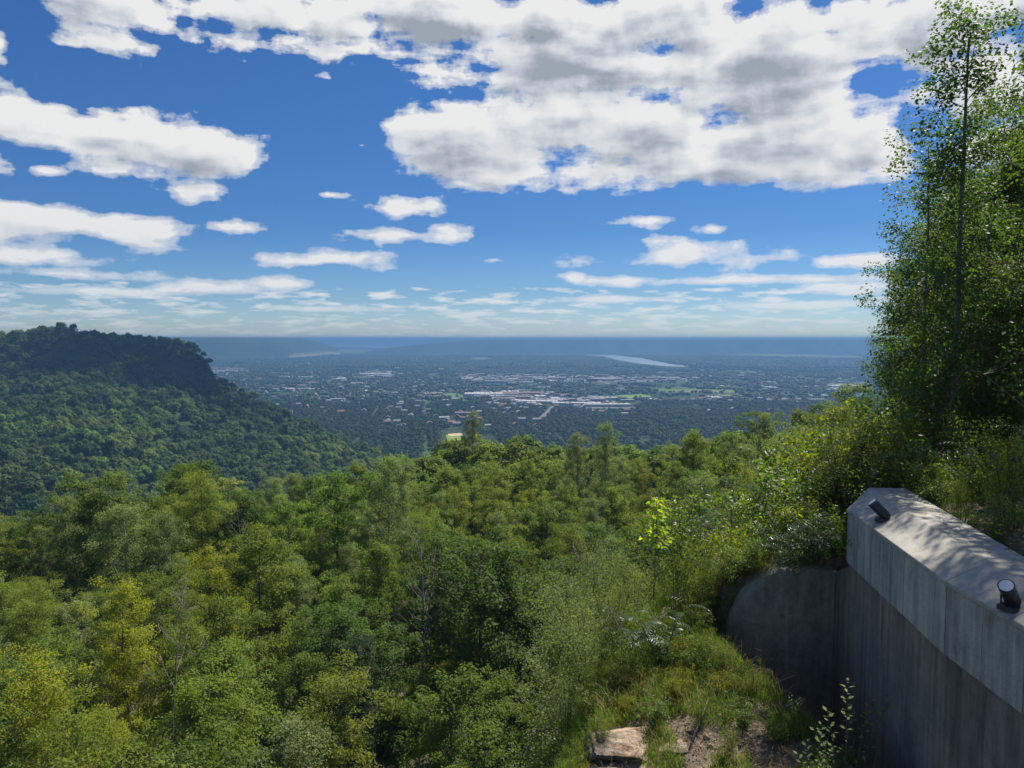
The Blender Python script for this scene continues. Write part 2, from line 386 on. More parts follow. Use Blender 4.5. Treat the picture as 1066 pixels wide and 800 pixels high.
    sx = N(nt, 'ShaderNodeSeparateXYZ'); L(tc.outputs['Generated'], sx.inputs[0])
    hz = ramp(nt, sx.outputs[2], [(0.0, G(.2, .2, .2)), (.03, G(.55, .55, .55)), (.07, G(.9, .9, .9)), (.2, G(1, 1, 1))])
    a2 = math_(nt, 'MULTIPLY', alpha, hz)
    mx = N(nt, 'ShaderNodeMixShader'); L(a2, mx.inputs[0]); L(bg.outputs[0], mx.inputs[1]); L(cb.outputs[0], mx.inputs[2])
    L(mx.outputs[0], out.inputs[0])
    w.cycles.sampling_method = 'MANUAL'; w.cycles.sample_map_resolution = 512
build_world()

# ------------------------------------------------------------------ foliage builders
def unit(v): return v / np.maximum(np.linalg.norm(v, axis=-1, keepdims=True), 1e-9)
def leaf_faces(Pp, D, Nn, size, tint, aspect=.6, fold=.0):
    """diamond leaves at Pp, long axis D, normal Nn. folded leaves when fold>0"""
    D = unit(D); Nn = unit(Nn - (Nn * D).sum(1, keepdims=True) * D); Sd = np.cross(D, Nn)
    n = len(Pp); L = size[:, None]
    a = Pp - D * L * .5; b = Pp + D * L * .5
    if fold <= 0:
        V = np.stack([a, Pp + Sd * L * aspect * .5, b, Pp - Sd * L * aspect * .5], 1).reshape(-1, 3)
        F_ = np.arange(4 * n).reshape(n, 4)
        return V, F_, tint
    l = Pp + Sd * L * aspect * .5 + Nn * L * fold - D * L * .06; r = Pp - Sd * L * aspect * .5 + Nn * L * fold - D * L * .06
    V = np.stack([a, l, b, Pp, r], 1).reshape(-1, 3)
    k = np.arange(n)[:, None] * 5
    F_ = np.concatenate([k + np.array([[0, 1, 2, 3]]), k + np.array([[0, 3, 2, 4]])], 0)
    return V, F_, np.concatenate([tint, tint])

def round_profile(t): return np.sqrt(np.clip(1 - (2 * t - .86) ** 2 / 1.32, 0, 1)) ** .8
def tall_profile(t): return np.clip(np.sin(np.pi * np.clip(t * .88 + .12, 0, 1)) ** .6, 0, 1)
def cone_profile(t): return (1 - t) ** .85 + .03
def vase_profile(t): return np.clip(.35 + 1.1 * t - 1.15 * t ** 3.2, 0, 1)

def gen_tree(seed, Ht, base, R, nprim, nsec, per, leaf, clump, prof, tr=.16, rise=.5, aspect=.62, flat=.6, fold=0, sparse=0.0, limb=True, wob=.25, sides=5, lt=1.0):
    r = np.random.default_rng(seed)
    mb = MB()
    # leaning, slightly bent trunk
    nt_ = 9; tz = np.linspace(0, 1, nt_); bx = np.cumsum(r.normal(0, wob * .12, nt_)); by = np.cumsum(r.normal(0, wob * .12, nt_)); bx -= bx[0]; by -= by[0]
    trunk = [Vector((bx[i], by[i], tz[i] * Ht * .96)) for i in range(nt_)]
    mb.tube(trunk, [tr * (1 - .9 * t) + .01 for t in tz], sides + 2)
    def tp(h):
        f = np.clip(h / (Ht * .96), 0, .999) * (nt_ - 1); i = int(f); return trunk[i].lerp(trunk[i + 1], f - i)
    C = []; W = []
    lop = r.uniform(.75, 1.2, 8)
    for k in range(nprim):
        t = (k + r.uniform(.1, .9)) / nprim
        az = k * 2.399963 + r.normal(0, .3)
        rad = R * float(prof(np.array(t))) * lop[int((az / (2 * math.pi) % 1) * 8)] * r.uniform(.78, 1.1)
        hz = Ht * (base + (1 - base) * t)
        tip = Vector((math.cos(az) * rad, math.sin(az) * rad, hz))
        h0 = max(Ht * base * .5, hz - rad * rise)
        st = tp(h0); tip += Vector((st.x, st.y, 0))
        mid = st.lerp(tip, .5) + Vector((r.normal(0, .1), r.normal(0, .1), -.06 * rad)) 
        if limb: mb.tube([st, mid, tip], [(tr * .38 * (1 - .6 * t) + .01) * lt, (tr * .2 + .008) * lt, .008 * lt], sides - 1, cap=False)
        for j in range(nsec):
            u = r.uniform(.35, 1.05)
            q = st.lerp(mid, u * 2) if u < .5 else mid.lerp(tip, (u - .5) * 2)
            off = Vector(r.normal(0, 1, 3)); off.z = abs(off.z) * .7 + .1; off *= clump * (1.0 + .4 * (1 - u))
            c = q + off
            if limb: mb.tube([q, q.lerp(c, .5) + Vector((0, 0, -.03)), c], [(tr * .1 + .006) * lt, (tr * .06 + .004) * lt, .004 * lt], 3, cap=False)
            C.append(c); W.append(r.uniform(.65, 1.25))
    C.append(Vector((trunk[-1].x, trunk[-1].y, Ht))); W.append(.9)
    C = np.array([list(c) for c in C]); W = np.array(W)
    keep = r.uniform(0, 1, len(C)) > sparse
    C = C[keep]; W = W[keep]; nC = len(C)
    cnt = np.maximum((per * W ** 2).astype(int), 3)
    idx = np.repeat(np.arange(nC), cnt); n = len(idx)
    g = r.normal(0, 1, (n, 3)); g = unit(g) * (r.uniform(0, 1, (n, 1)) ** .45)
    Pp = C[idx] + g * (clump * W[idx])[:, None] * np.array([1, 1, flat])
    cen = np.array([0, 0, Ht * (base + .35 * (1 - base))])
    outw = unit(Pp - cen)
    Nn = unit(r.normal(0, .6, (n, 3)) + np.array([0, 0, .95]) + outw * .5 + g * .5)
    D = unit(np.cross(Nn, r.normal(0, 1, (n, 3))) + np.array([0, 0, -.35]))
    ct = r.uniform(.1, .9, nC)
    tint = np.clip(ct[idx] * .55 + r.uniform(0, .5, n), 0, 1)
    V, F_, tt = leaf_faces(Pp, D, Nn, leaf * r.uniform(.7, 1.25, n), tint, aspect, fold)
    return mb, V, F_, tt

class Proto: pass
def tree_proto(kind, seed, leafmat, bark, **kw):
    mb, V, F_, tt = gen_tree(seed, **kw)
    p = Proto(); p.kind = kind
    p.trunk = mb.mesh('trunk', [bark], True); p.crown = np_mesh('crown', V, [F_], tt, [leafmat]); p.H = kw['Ht']; p.R = kw['R']; p.first = None
    return p
def place_tree(p, loc, rz, s, sz=1.0):
    if p.first is None:
        t = empty(p.kind, loc, rz); kid(link('trunk', p.trunk, t), t)
        kid(link('crown', p.crown, t), t); p.first = t
    else: t = copy_tree(p.first); t.location = loc; t.rotation_euler = (0, 0, rz)
    t.scale = (s, s, s * sz); return t

# ------------------------------------------------------------------ label engine
LAND = [('bare dead tree', 428, 590), ('large dark round tree', 110, 545), ('yellow sapling', 678, 552), ('concrete wall', 960, 600),
        ('rock ledge', 650, 775), ('pale flowering crown', 238, 512), ('tall skyline poplar', 492, 455), ('leaning dead snag', 600, 610),
        ('cliff on the left hill', 215, 380), ('ball field', 470, 455), ('left frame edge', 0, 690), ('bottom frame edge', 330, 800), ('river', 670, 376),
        ('long white warehouse', 390, 391)]
REG = []
def reg(o, adj, noun, cat, group, px, py, lands, far=False):
    REG.append([o, adj, noun, cat, group, px, py, lands, far])
ORD = ['nearest', 'second', 'third', 'fourth', 'fifth', 'sixth', 'seventh', 'eighth', 'ninth', 'tenth', 'eleventh', 'twelfth', 'thirteenth', 'fourteenth', 'fifteenth', 'sixteenth', 'seventeenth', 'eighteenth', 'nineteenth', 'twentieth',
       'twenty-first', 'twenty-second', 'twenty-third', 'twenty-fourth', 'twenty-fifth']
def direction(dx, dy, near):
    if near == 'left frame edge': return 'beside'
    if near == 'bottom frame edge': return 'behind'
    a = math.degrees(math.atan2(-dy, dx)) % 360
    return ['right of', 'right behind' if False else 'behind-right of', 'behind', 'behind-left of', 'left of', 'front-left of', 'in front of', 'front-right of'][int(((a + 22.5) % 360) // 45)]
def finish_labels():
    cells = {}
    for e in REG:
        o, adj, noun, cat, group, px, py, lands, far = e
        best = min(((math.hypot(px - lx, (py - ly) * (2.2 if far else 1)), nm, lx, ly) for nm, lx, ly in LAND if nm in lands))
        dr = direction(px - best[2], (py - best[3]) * (2.2 if far else 1), best[1])
        cells.setdefault((adj, noun, dr, best[1]), []).append((best[0], e))
    for (adj, noun, dr, nm), lst in cells.items():
        lst.sort(key=lambda q: q[0])
        for i, (dist, e) in enumerate(lst):
            o, adj, noun, cat, group = e[:5]
            if len(lst) == 1: lab = f'{adj} {noun} {dr} the {nm}'
            else: lab = f'{adj} {noun}, {ORD[min(i, len(ORD) - 1)]} such {dr} the {nm}'
            tag(o, lab, cat, group)

# ------------------------------------------------------------------ terrain
def tps(pts):
    pts = np.array(pts, float); X = pts[:, :2] / 1000; n = len(X)
    d = np.linalg.norm(X[:, None] - X[None], axis=2); K = np.where(d > 0, d ** 2 * np.log(d + 1e-12), 0)
    A = np.zeros((n + 3, n + 3)); A[:n, :n] = K + np.eye(n) * 2e-4; A[:n, n] = 1; A[:n, n + 1:] = X; A[n, :n] = 1; A[n + 1:, :n] = X.T
    w = np.linalg.solve(A, np.concatenate([pts[:, 2], [0, 0, 0]]))
    def f(x, y):
        q = np.stack([x, y], -1) / 1000; s = w[n] + q @ w[n + 1:]
        for i in range(n):
            dd = np.linalg.norm(q - X[i], axis=-1); s = s + w[i] * np.where(dd > 0, dd ** 2 * np.log(dd + 1e-12), 0)
        return s
    return f
def pc(px, py, d, dz=0): p = P(px, py, d); return (p.x, p.y, p.z + dz)

# valley floor
def grid_mesh(name, xs, ys, zf, mats):
    X, Y = np.meshgrid(xs, ys); Z = zf(X, Y)
    V = np.stack([X, Y, Z], -1).reshape(-1, 3); nx, ny = len(xs), len(ys)
    i = np.arange(ny - 1)[:, None] * nx + np.arange(nx - 1)[None]; i = i.reshape(-1, 1)
    F_ = np.concatenate([i, i + 1, i + nx + 1, i + nx], 1)
    return np_mesh(name, V, [F_], None, mats, None, True)
def valley_mat():
    m, nt, out = mat('valley_floor'); L = nt.links.new
    tc = N(nt, 'ShaderNodeTexCoord'); ob = tc.outputs['Object']
    vo = N(nt, 'ShaderNodeTexVoronoi', distance='CHEBYCHEV'); vo.inputs['Scale'].default_value = .0045; L(ob, vo.inputs[0])
    n = noise(nt, .0016, 6, .6, ob); f = noise(nt, .02, 5, .6, ob)
    cell = ramp(nt, vo.outputs['Color'], [(.0, G(.035, .055, .02)), (.35, G(.06, .095, .03)), (.62, G(.03, .05, .02)), (.8, G(.10, .14, .05)), (.93, G(.17, .15, .12))], 'CONSTANT')
    c = mixc(nt, ramp(nt, n, [(.42, G(0, 0, 0)), (.56, G(1, 1, 1))]), G(.028, .05, .018), cell)
    c = mixc(nt, .7, c, ramp(nt, f, [(.35, G(.55, .55, .55)), (.65, G(1.25, 1.25, 1.25))]), 'MULTIPLY')
    b = N(nt, 'ShaderNodeBsdfPrincipled', inp={'Roughness': .95, 'Specular IOR Level': .1}); L(c, b.inputs['Base Color'])
    L(b.outputs[0], out.inputs[0]); return m
M['valley'] = valley_mat()
v = link('ground', grid_mesh('ground', np.linspace(-25500, 25500, 60), np.linspace(-250, 29500, 60), lambda x, y: x * 0, [M['valley']])); structure(v)

def sheet(name, pxs, z, m, kind='structure'):
    pts = [ground_at(px, py) for px, py in pxs]
    me = bpy.data.meshes.new(name); me.from_pydata([(x, y, z) for x, y in pts], [], [list(range(len(pts)))]); me.materials.append(m); me.update()
    o = link(name, me); o['kind'] = kind; return o, pts
def water():
    m, nt, out = mat('river_water'); L = nt.links.new
    tc = N(nt, 'ShaderNodeTexCoord'); n = noise(nt, .05, 4, .6, tc.outputs['Object'])
    b = N(nt, 'ShaderNodeBsdfPrincipled', inp={'Base Color': G(.34, .37, .38), 'Roughness': .25, 'Specular IOR Level': 1.0, 'IOR': 1.33})
    bp = N(nt, 'ShaderNodeBump', inp={'Strength': .4, 'Distance': .6}); L(n, bp.inputs['Height']); L(bp.outputs[0], b.inputs['Normal'])
    L(b.outputs[0], out.inputs[0]); return m
M['water'] = water()
CLEAR = []
RIV = [[(609, 369.6), (640, 370), (668, 373), (700, 376), (726, 379.4), (712, 382.2), (690, 381.2), (668, 379.0), (650, 376.2), (628, 372.8), (610, 371.6)],
       [(540, 364.6), (575, 364.8), (596, 367.6), (575, 368.8), (546, 367.2)],
       [(310, 358.4), (380, 358.2), (446, 360.8), (470, 366), (452, 369), (430, 364.6), (380, 361.8), (318, 361.2)],
       [(726, 380.2), (800, 383), (870, 384.2), (870, 385.0), (800, 384.0), (726, 381.4)]]
for pg in RIV:
    o, pts = sheet('river', pg, .35, M['water']); CLEAR.append(np.array([ground_at(a_, b_ + (3.4 if b_ > np.mean([q_[1] for q_ in pg]) else 0)) for a_, b_ in pg]))
M['field'] = forest_floor('crop_field', G(.11, .17, .05), G(.17, .20, .07), s=.01)
M['lawn'] = forest_floor('mown_lawn', G(.15, .22, .04), G(.22, .28, .06), s=.03)
M['infield'] = simple_mat('infield_clay', G(.50, .36, .22), .9, .1, .2, .2)
M['pave'] = simple_mat('pale_paving', G(.16, .15, .135), .9, .1, .012, .6)
PAVED = []
FIELDS = [([(320, 364.5), (400, 364), (470, 366.5), (440, 368), (360, 367.5), (318, 366.6)], 'field'), ([(482, 373), (505, 371.8), (520, 374.5), (498, 376.5)], 'field'),
          ([(380, 408), (402, 406.5), (412, 408.5), (390, 410.6)], 'field'), ([(455, 411), (475, 409.5), (484, 413), (468, 415.5)], 'field'),
          ([(640, 412), (668, 410.5), (680, 413), (655, 415)], 'lawn'), ([(735, 413), (760, 411), (768, 414), (745, 416)], 'lawn'),
          ([(380, 388), (410, 388), (412, 394), (384, 395)], 'pave'), ([(494, 410), (545, 408.5), (570, 415), (560, 424), (520, 419), (494, 415)], 'pave'),
          ([(588, 417), (640, 416), (642, 425), (600, 426)], 'pave'), ([(480, 390.5), (720, 392), (738, 397), (560, 399), (470, 396)], 'pave'),
          ([(860, 402), (900, 400), (900, 408), (866, 408)], 'pave'), ([(676, 405), (760, 406), (770, 409), (690, 409)], 'field'),
          ([(780, 368), (900, 371), (900, 374.5), (740, 371)], 'field'), ([(205, 385), (250, 384), (260, 388), (215, 389)], 'pave')]
for pg, mm in FIELDS:
    o, pts = sheet({'pave': 'parking_ground', 'field': 'field', 'lawn': 'lawn'}[mm], pg, .2, M[mm]); CLEAR.append(np.array(pts))
    if mm == 'pave': PAVED.append(CLEAR[-1])
o, bf = sheet('lawn', [(464, 453), (478, 452), (483, 458), (466, 460)], .24, M['lawn']); CLEAR.append(np.array([ground_at(*q) for q in [(458, 448), (486, 448), (488, 464), (458, 466)]]))
o, pts = sheet('infield', [(466, 452), (480, 451.2), (482, 453.6), (468, 454.4)], .26, M['infield'])
M['asphalt'] = simple_mat('worn_asphalt', G(.16, .155, .15), .9, .1, .2, .2)
for a, b, wd in [((228, 400), (243, 383), 9), ((243, 383), (252, 377.6), 9), ((560, 440), (585, 416), 9), ((400, 430), (520, 424), 9), ((640, 425), (900, 415), 10), ((300, 400), (480, 396), 9)]:
    A = Vector(ground_at(*a)); B = Vector(ground_at(*b)); nrm = (B - A).normalized(); nrm = Vector((-nrm.y, nrm.x)) * wd
    q = [A + nrm, A - nrm, B - nrm, B + nrm]
    me = bpy.data.meshes.new('road'); me.from_pydata([(p.x, p.y, .3) for p in q], [], [(0, 1, 2, 3)]); me.materials.append(M['asphalt'] if b[1] != 383 else M['pave']); structure(link('road', me))
    CLEAR.append(np.array([[p.x, p.y] for p in q]))
def inside(poly, x, y):
    r = np.zeros(x.shape, bool); n = len(poly); j = n - 1
    for i in range(n):
        xi, yi = poly[i]; xj, yj = poly[j]
        c = ((yi > y) != (yj > y)) & (x < (xj - xi) * (y - yi) / (yj - yi + 1e-9) + xi); r ^= c; j = i
    return r

# far bluffs
def bluff(name, x0, x1, y0, depth, htf, seed, nx=260, ny=40):
    xs = np.linspace(x0, x1, nx); ys = np.linspace(y0 - 900, y0 + depth, ny)
    def zf(X, Y):
        edge = y0 + (fbm(X / 1400, X * 0 + seed, seed) - .5) * 1500 + np.abs(fbm(X / 420, X * 0 + 3.3, seed + 5) - .5) * 700
        t = np.clip((Y - edge) / 520, 0, 1); t = t * t * (3 - 2 * t)
        return htf(X) * t * (1 + .10 * (fbm(X / 700, Y / 700, seed + 9) - .5)) - 4 + 3 * fbm(X / 60, Y / 60, 3)
    o = link(name, grid_mesh(name, xs, ys, zf, [M['bluff']])); structure(o)
bluff('hills', -1800, 8200, 8600, 3200, lambda X: (166 + 7 * fbm(X / 500, X * 0, 4)) * np.clip((X + 1800) / 1500, 0, 1) ** .5, 21)
bluff('hills', -9000, 24000, 23000, 3000, lambda X: 98 + 26 * fbm(X / 2500, X * 0 + 1, 8), 33, 200, 24)
bluff('hills', -7800, -1950, 5900, 2600, lambda X: 186 * np.clip((-1950 - X) / 480, 0, 1) ** .4 + 10 * fbm(X / 400, X * 0, 2), 45, 200, 40)

# left hill with the cliff
hp = [pc(*q, -9) for q in [(-170, 356, 1300), (-60, 352, 1250), (0, 350, 1230), (30, 350, 1200), (45, 345, 1195), (65, 344, 1190), (85, 349, 1190), (130, 353, 1200), (165, 354, 1210), (190, 357, 1210), (203, 362, 1205),
      (250, 412, 1130), (300, 434, 1060), (350, 456, 1000), (385, 472, 930), (425, 495, 880), (0, 378, 1120), (100, 378, 1120), (170, 384, 1130),
      (0, 405, 980), (100, 408, 980), (180, 415, 1000), (225, 425, 1020), (0, 450, 760), (100, 450, 780), (200, 455, 850), (280, 462, 880), (340, 484, 820), (0, 500, 560), (100, 505, 600),
      (200, 503, 680), (280, 505, 720), (350, 505, 740), (0, 560, 440), (200, 570, 500), (350, 580, 560), (-200, 450, 760), (-200, 400, 1000), (-250, 520, 500)]]
hp += [pc(214, 372, 1195, -3), pc(222, 384, 1188, -2), pc(229, 397, 1180, -2), pc(238, 405, 1165, -3)]
hp += [(-350, 1450, 0), (-200, 1250, 0), (-60, 1050, 0), (60, 950, 0), (100, 700, 20), (-450, 1330, 30), (-600, 1650, 70), (-1200, 1700, 120), (-1700, 1500, 140), (200, 1300, -5), (-100, 1700, -10), (100, 450, 60)]
hf = tps(hp)
CR = np.array([(-260, 354, 1330), (-170, 354, 1300), (-60, 350, 1250), (0, 348, 1230), (25, 347, 1205), (40, 344.5, 1195), (58, 342.5, 1190), (72, 344, 1190), (90, 348.5, 1190), (130, 352, 1200), (165, 353.5, 1210), (188, 355.5, 1210), (203, 360.5, 1205),
               (213, 367, 1197), (220, 378, 1188), (228, 393, 1180), (237, 401, 1165), (262, 412, 1120), (300, 430, 1060), (350, 453, 1000), (390, 471, 930), (430, 490, 880), (520, 530, 800)], float)
CRZ = np.array([P(a, b, c).z - 8.5 for a, b, c in CR])
def hill_z(x, y):
    px = CX + F * x / np.maximum(y, 50); dc = np.interp(px, CR[:, 0], CR[:, 2]); zc = np.interp(px, CR[:, 0], CRZ)
    z = hf(x, y); d = y - dc; k = np.exp(-(d / 45) ** 2); z = z * (1 - k) + zc * k
    z = np.minimum(z, H - (H - 8.5 - zc) * y / dc - 8.5 - np.clip(-d, 0, 30) * .1)
    fall = np.interp(px, [150, 200, 235], [.04, .25, .75]); z = np.where(d > 0, np.minimum(z, zc - fall * d), z)
    return z + 2 * (fbm(x / 50, y / 50, 12) - .5) * np.clip(z / 40, 0, 1)
structure(link('hill', grid_mesh('hill', np.linspace(-1750, 190, 380), np.linspace(380, 1800, 270), hill_z, [M['hill']])))

# near forest slope: ground below the canopy
can = [pc(*q) for q in [(0, 800, 31), (300, 800, 31), (600, 820, 30), (150, 700, 44), (450, 700, 44), (60, 620, 60), (250, 600, 66), (400, 600, 66), (550, 570, 78), (650, 530, 90), (110, 540, 84), (0, 560, 100),
       (250, 505, 112), (330, 518, 120), (400, 482, 148), (490, 450, 168), (560, 455, 168), (640, 465, 168), (700, 455, 150), (790, 445, 130), (850, 450, 112), (760, 500, 82), (700, 600, 50), (850, 500, 70), (950, 440, 100),
       (1100, 440, 90), (1000, 480, 50), (-100, 620, 70), (-150, 560, 100), (-100, 800, 35), (1200, 500, 50), (560, 520, 110), (200, 545, 84), (480, 520, 110), (360, 545, 95)]]
cf = tps([(x, y, z - H) for x, y, z in can])
EDGE = np.array([[-200, 112], [0, 112], [110, 112], [250, 122], [330, 130], [400, 158], [490, 182], [650, 182], [790, 150], [850, 136], [950, 128], [1300, 120]])
def slope_z(x, y):
    t = cf(x, y) - 14.5
    px = CX + F * x / np.maximum(y, 5)
    e = np.interp(px, EDGE[:, 0], EDGE[:, 1]); over = np.maximum(y - e, 0)
    t = t - 1.1 * over + np.minimum(0, 0 * x)
    t = np.clip(t, -178.5, -13) + 1.6 * (fbm(x / 14, y / 14, 3) - .5)
    return H + t
structure(link('forest_slope', grid_mesh('forest_slope', np.linspace(-330, 330, 220), np.linspace(2, 420, 180), slope_z, [M['floor']])))

# near hillside with the lip of the drop
LIP = np.array([[1.3, 2.0, -4.9], [.9, 5.5, -4.4], [.85, 7.3, -4.05], [1.25, 9.0, -4.0], [2.7, 12, -4.0], [5.3, 16, -4.4], [8.8, 20.5, -4.9], [12.6, 25, -5.4], [17.5, 32, -5], [30, 42, -5]])
def lip_sd(x, y):
    best = np.full(x.shape, 1e9); sg = np.zeros(x.shape); zz = np.zeros(x.shape)
    for i in range(len(LIP) - 1):
        a, b = LIP[i], LIP[i + 1]; dx, dy = b[0] - a[0], b[1] - a[1]
        t = np.clip(((x - a[0]) * dx + (y - a[1]) * dy) / (dx * dx + dy * dy), 0, 1)
        ex = x - (a[0] + t * dx); ey = y - (a[1] + t * dy); d = np.hypot(ex, ey)
        m = d < best; best = np.where(m, d, best); sg = np.where(m, np.sign(ex * dy - ey * dx), sg); zz = np.where(m, a[2] + t * (b[2] - a[2]), zz)
    return best * sg, zz
def wall_x(y): return np.interp(y, [-5, 5.09, 5.91, 8.45, 8.95, 9.5], [3.45, 3.49, 3.51, 3.85, 3.92, 4.0])
def near_rel(x, y):
    s, lz = lip_sd(x, y)
    s = s + (fbm(x / 1.3, y / 1.3, 77) - .5) * 1.1 * np.clip(np.abs(s) + .2, 0, 1)
    up = lz + (1 - np.exp(-np.maximum(s, 0) / 2.5)) * (-1.86 - lz)
    xd = 2.35 + (8.9 - y) * .36
    fr = -3.82 - .17 * (8.9 - y) - 1.9 * np.maximum(0, x - xd) + .25 * np.clip(x - 1.2, 0, 1.2)
    fr = np.maximum(fr, -6.6)
    wy = np.interp(x, [2.3, 2.6, 2.9, 3.4, 3.95], [9.35, 9.15, 9.06, 9.0, 9.02])
    k = np.clip((y - wy) / .12, 0, 1); k0 = np.clip((y - 8.6) / 1.4, 0, 1)
    k = np.where(x < 2.35, k0, np.where(x < 2.7, k0 + (k - k0) * (x - 2.35) / .35, k))
    front = fr * (1 - k) + up * k
    wx = wall_x(y)
    behind = np.where(y < 8.8, -1.90, up) 
    behind = np.where((x < wx + .5) & (y < 8.9), -2.35, behind)
    kb = np.clip((x - wx - .1) / .12, 0, 1)
    z = np.where(y < 8.97, front * (1 - kb) + behind * kb, front)
    z = z + np.where(s < 0, 2.2 * s - .25 * s * s * 0, 0)
    z = z + .07 * (fbm(x * 2.2, y * 2.2, 5) - .5) * 2 + .05 * (fbm(x * 9, y * 9, 6) - .5)
    return z
def near_z(x, y): return H + np.maximum(near_rel(x, y), -30)
xs = np.concatenate([np.linspace(-9, .2, 60), np.linspace(.3, 5.5, 105), np.linspace(5.7, 34, 90)]); ys = np.concatenate([np.linspace(1.5, 5.9, 30), np.linspace(6, 10.5, 91), np.linspace(10.7, 42, 110)])
hs_o = link('hillside', grid_mesh('hillside', xs, ys, near_z, [M['soil']])); structure(hs_o)
def gz(x, y): return float(near_z(np.array([float(x)]), np.array([float(y)]))[0])

# ------------------------------------------------------------------ retaining wall
def build_wall():
    t = empty('retaining_wall', (3.6, 6.0, H - 6.0))
    tag(t, 'grey concrete retaining wall with sloped coping and panelled fascia, right foreground', 'wall')
    t0 = Vector(t.location)
    def w(x, y, z): return Vector((x, y, H + z)) - t0
    O = [(3.45, -2), (3.49, 5.09), (3.51, 5.91), (3.85, 8.45)]
    Rg = [(3.74, -2), (3.78, 5.1), (3.81, 5.87), (4.30, 8.87)]
    B = [(4.02, -2), (4.10, 5.1), (4.18, 5.84), (4.73, 8.87)]
    mb = MB()
    O2 = [(x + .012, y) for x, y in O]
    for i in range(3):
        # split coping in slabs, joints at the fascia bends
        (x0, y0), (x1, y1) = O[i], O[i + 1]
        g = .0015 if i < 2 else 0
        def sec(k, gy):
            return [w(O[k][0] - .012, O[k][1] + gy, -1.95), w(Rg[k][0], Rg[k][1] + gy, -1.785), w(B[k][0], B[k][1] + gy, -1.79), w(B[k][0], B[k][1] + gy, -2.5), w(O[k][0] - .012, O[k][1] + gy, -1.985)]
        a = sec(i, g); b = sec(i + 1, -g)
        mb.add(a + b, [(4, 3, 2, 1, 0), (5, 6, 7, 8, 9)] + [(j, (j + 1) % 5, 5 + (j + 1) % 5, 5 + j) for j in range(5)])
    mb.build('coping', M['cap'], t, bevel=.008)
    # core behind the fascia
    core = MB()
    for i in range(3):
        a, b = O[i], O[i + 1]; ra, rb = B[i], B[i + 1]
        core.hexa([w(a[0] + .03, a[1], -2.55), w(ra[0] - .02, ra[1] - .02, -2.55), w(rb[0] - .02, rb[1] - .02, -2.55), w(b[0] + .03, b[1] - .01, -2.55)],
                  [w(a[0] + .03, a[1], -1.99), w(ra[0] - .02, ra[1] - .02, -1.99), w(rb[0] - .02, rb[1] - .02, -1.99), w(b[0] + .03, b[1] - .01, -1.99)])
    core.build('core', M['wall'], t)
    # fascia panels, joints from the photograph
    js = [-2, -.9, .2, 1.2, 2.1, 2.95, 3.7, 4.35, 4.95, 5.42, 5.91, 6.3, 6.78, 7.3, 7.86, 8.2, 8.449]
    ox = lambda y: float(np.interp(y, [p[1] for p in O], [p[0] for p in O]))
    for a, b in zip(js[:-1], js[1:]):
        if b < 1: continue
        a_, b_ = a + .004, b - .004
        m2 = MB(); dx = random.uniform(-.003, .003)
        m2.hexa([w(ox(a_) + dx, a_, -2.56), w(ox(a_) + .028, a_, -2.56), w(ox(b_) + .028, b_, -2.56), w(ox(b_) + dx, b_, -2.56)],
                [w(ox(a_) + dx, a_, -1.988), w(ox(a_) + .028, a_, -1.988), w(ox(b_) + .028, b_, -1.988), w(ox(b_) + dx, b_, -1.988)])
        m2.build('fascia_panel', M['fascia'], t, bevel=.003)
    # wall face below
    m3 = MB(); Q = [(3.515, -2), (3.535, 5.1), (3.555, 5.92), (3.885, 8.46), (3.95, 8.97)]
    for i in range(4):
        a, b = Q[i], Q[i + 1]
        m3.hexa([w(a[0], a[1], -9), w(a[0] + .5, a[1], -9), w(b[0] + .5, b[1], -9), w(b[0], b[1], -9)],
                [w(a[0], a[1], -2.57), w(a[0] + .5, a[1], -2.57), w(b[0] + .5, b[1], -2.57), w(b[0], b[1], -2.57)]) if i < 3 else m3.hexa([w(a[0], a[1] + .002, -9), w(a[0] + .5, a[1] + .002, -9), w(b[0] + .5, b[1], -9), w(b[0], b[1], -9)], [w(a[0], a[1] + .002, -2.62), w(a[0] + .5, a[1] + .002, -2.62), w(b[0] + .5, b[1], -2.86), w(b[0], b[1], -2.86)])
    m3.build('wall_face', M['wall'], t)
build_wall()
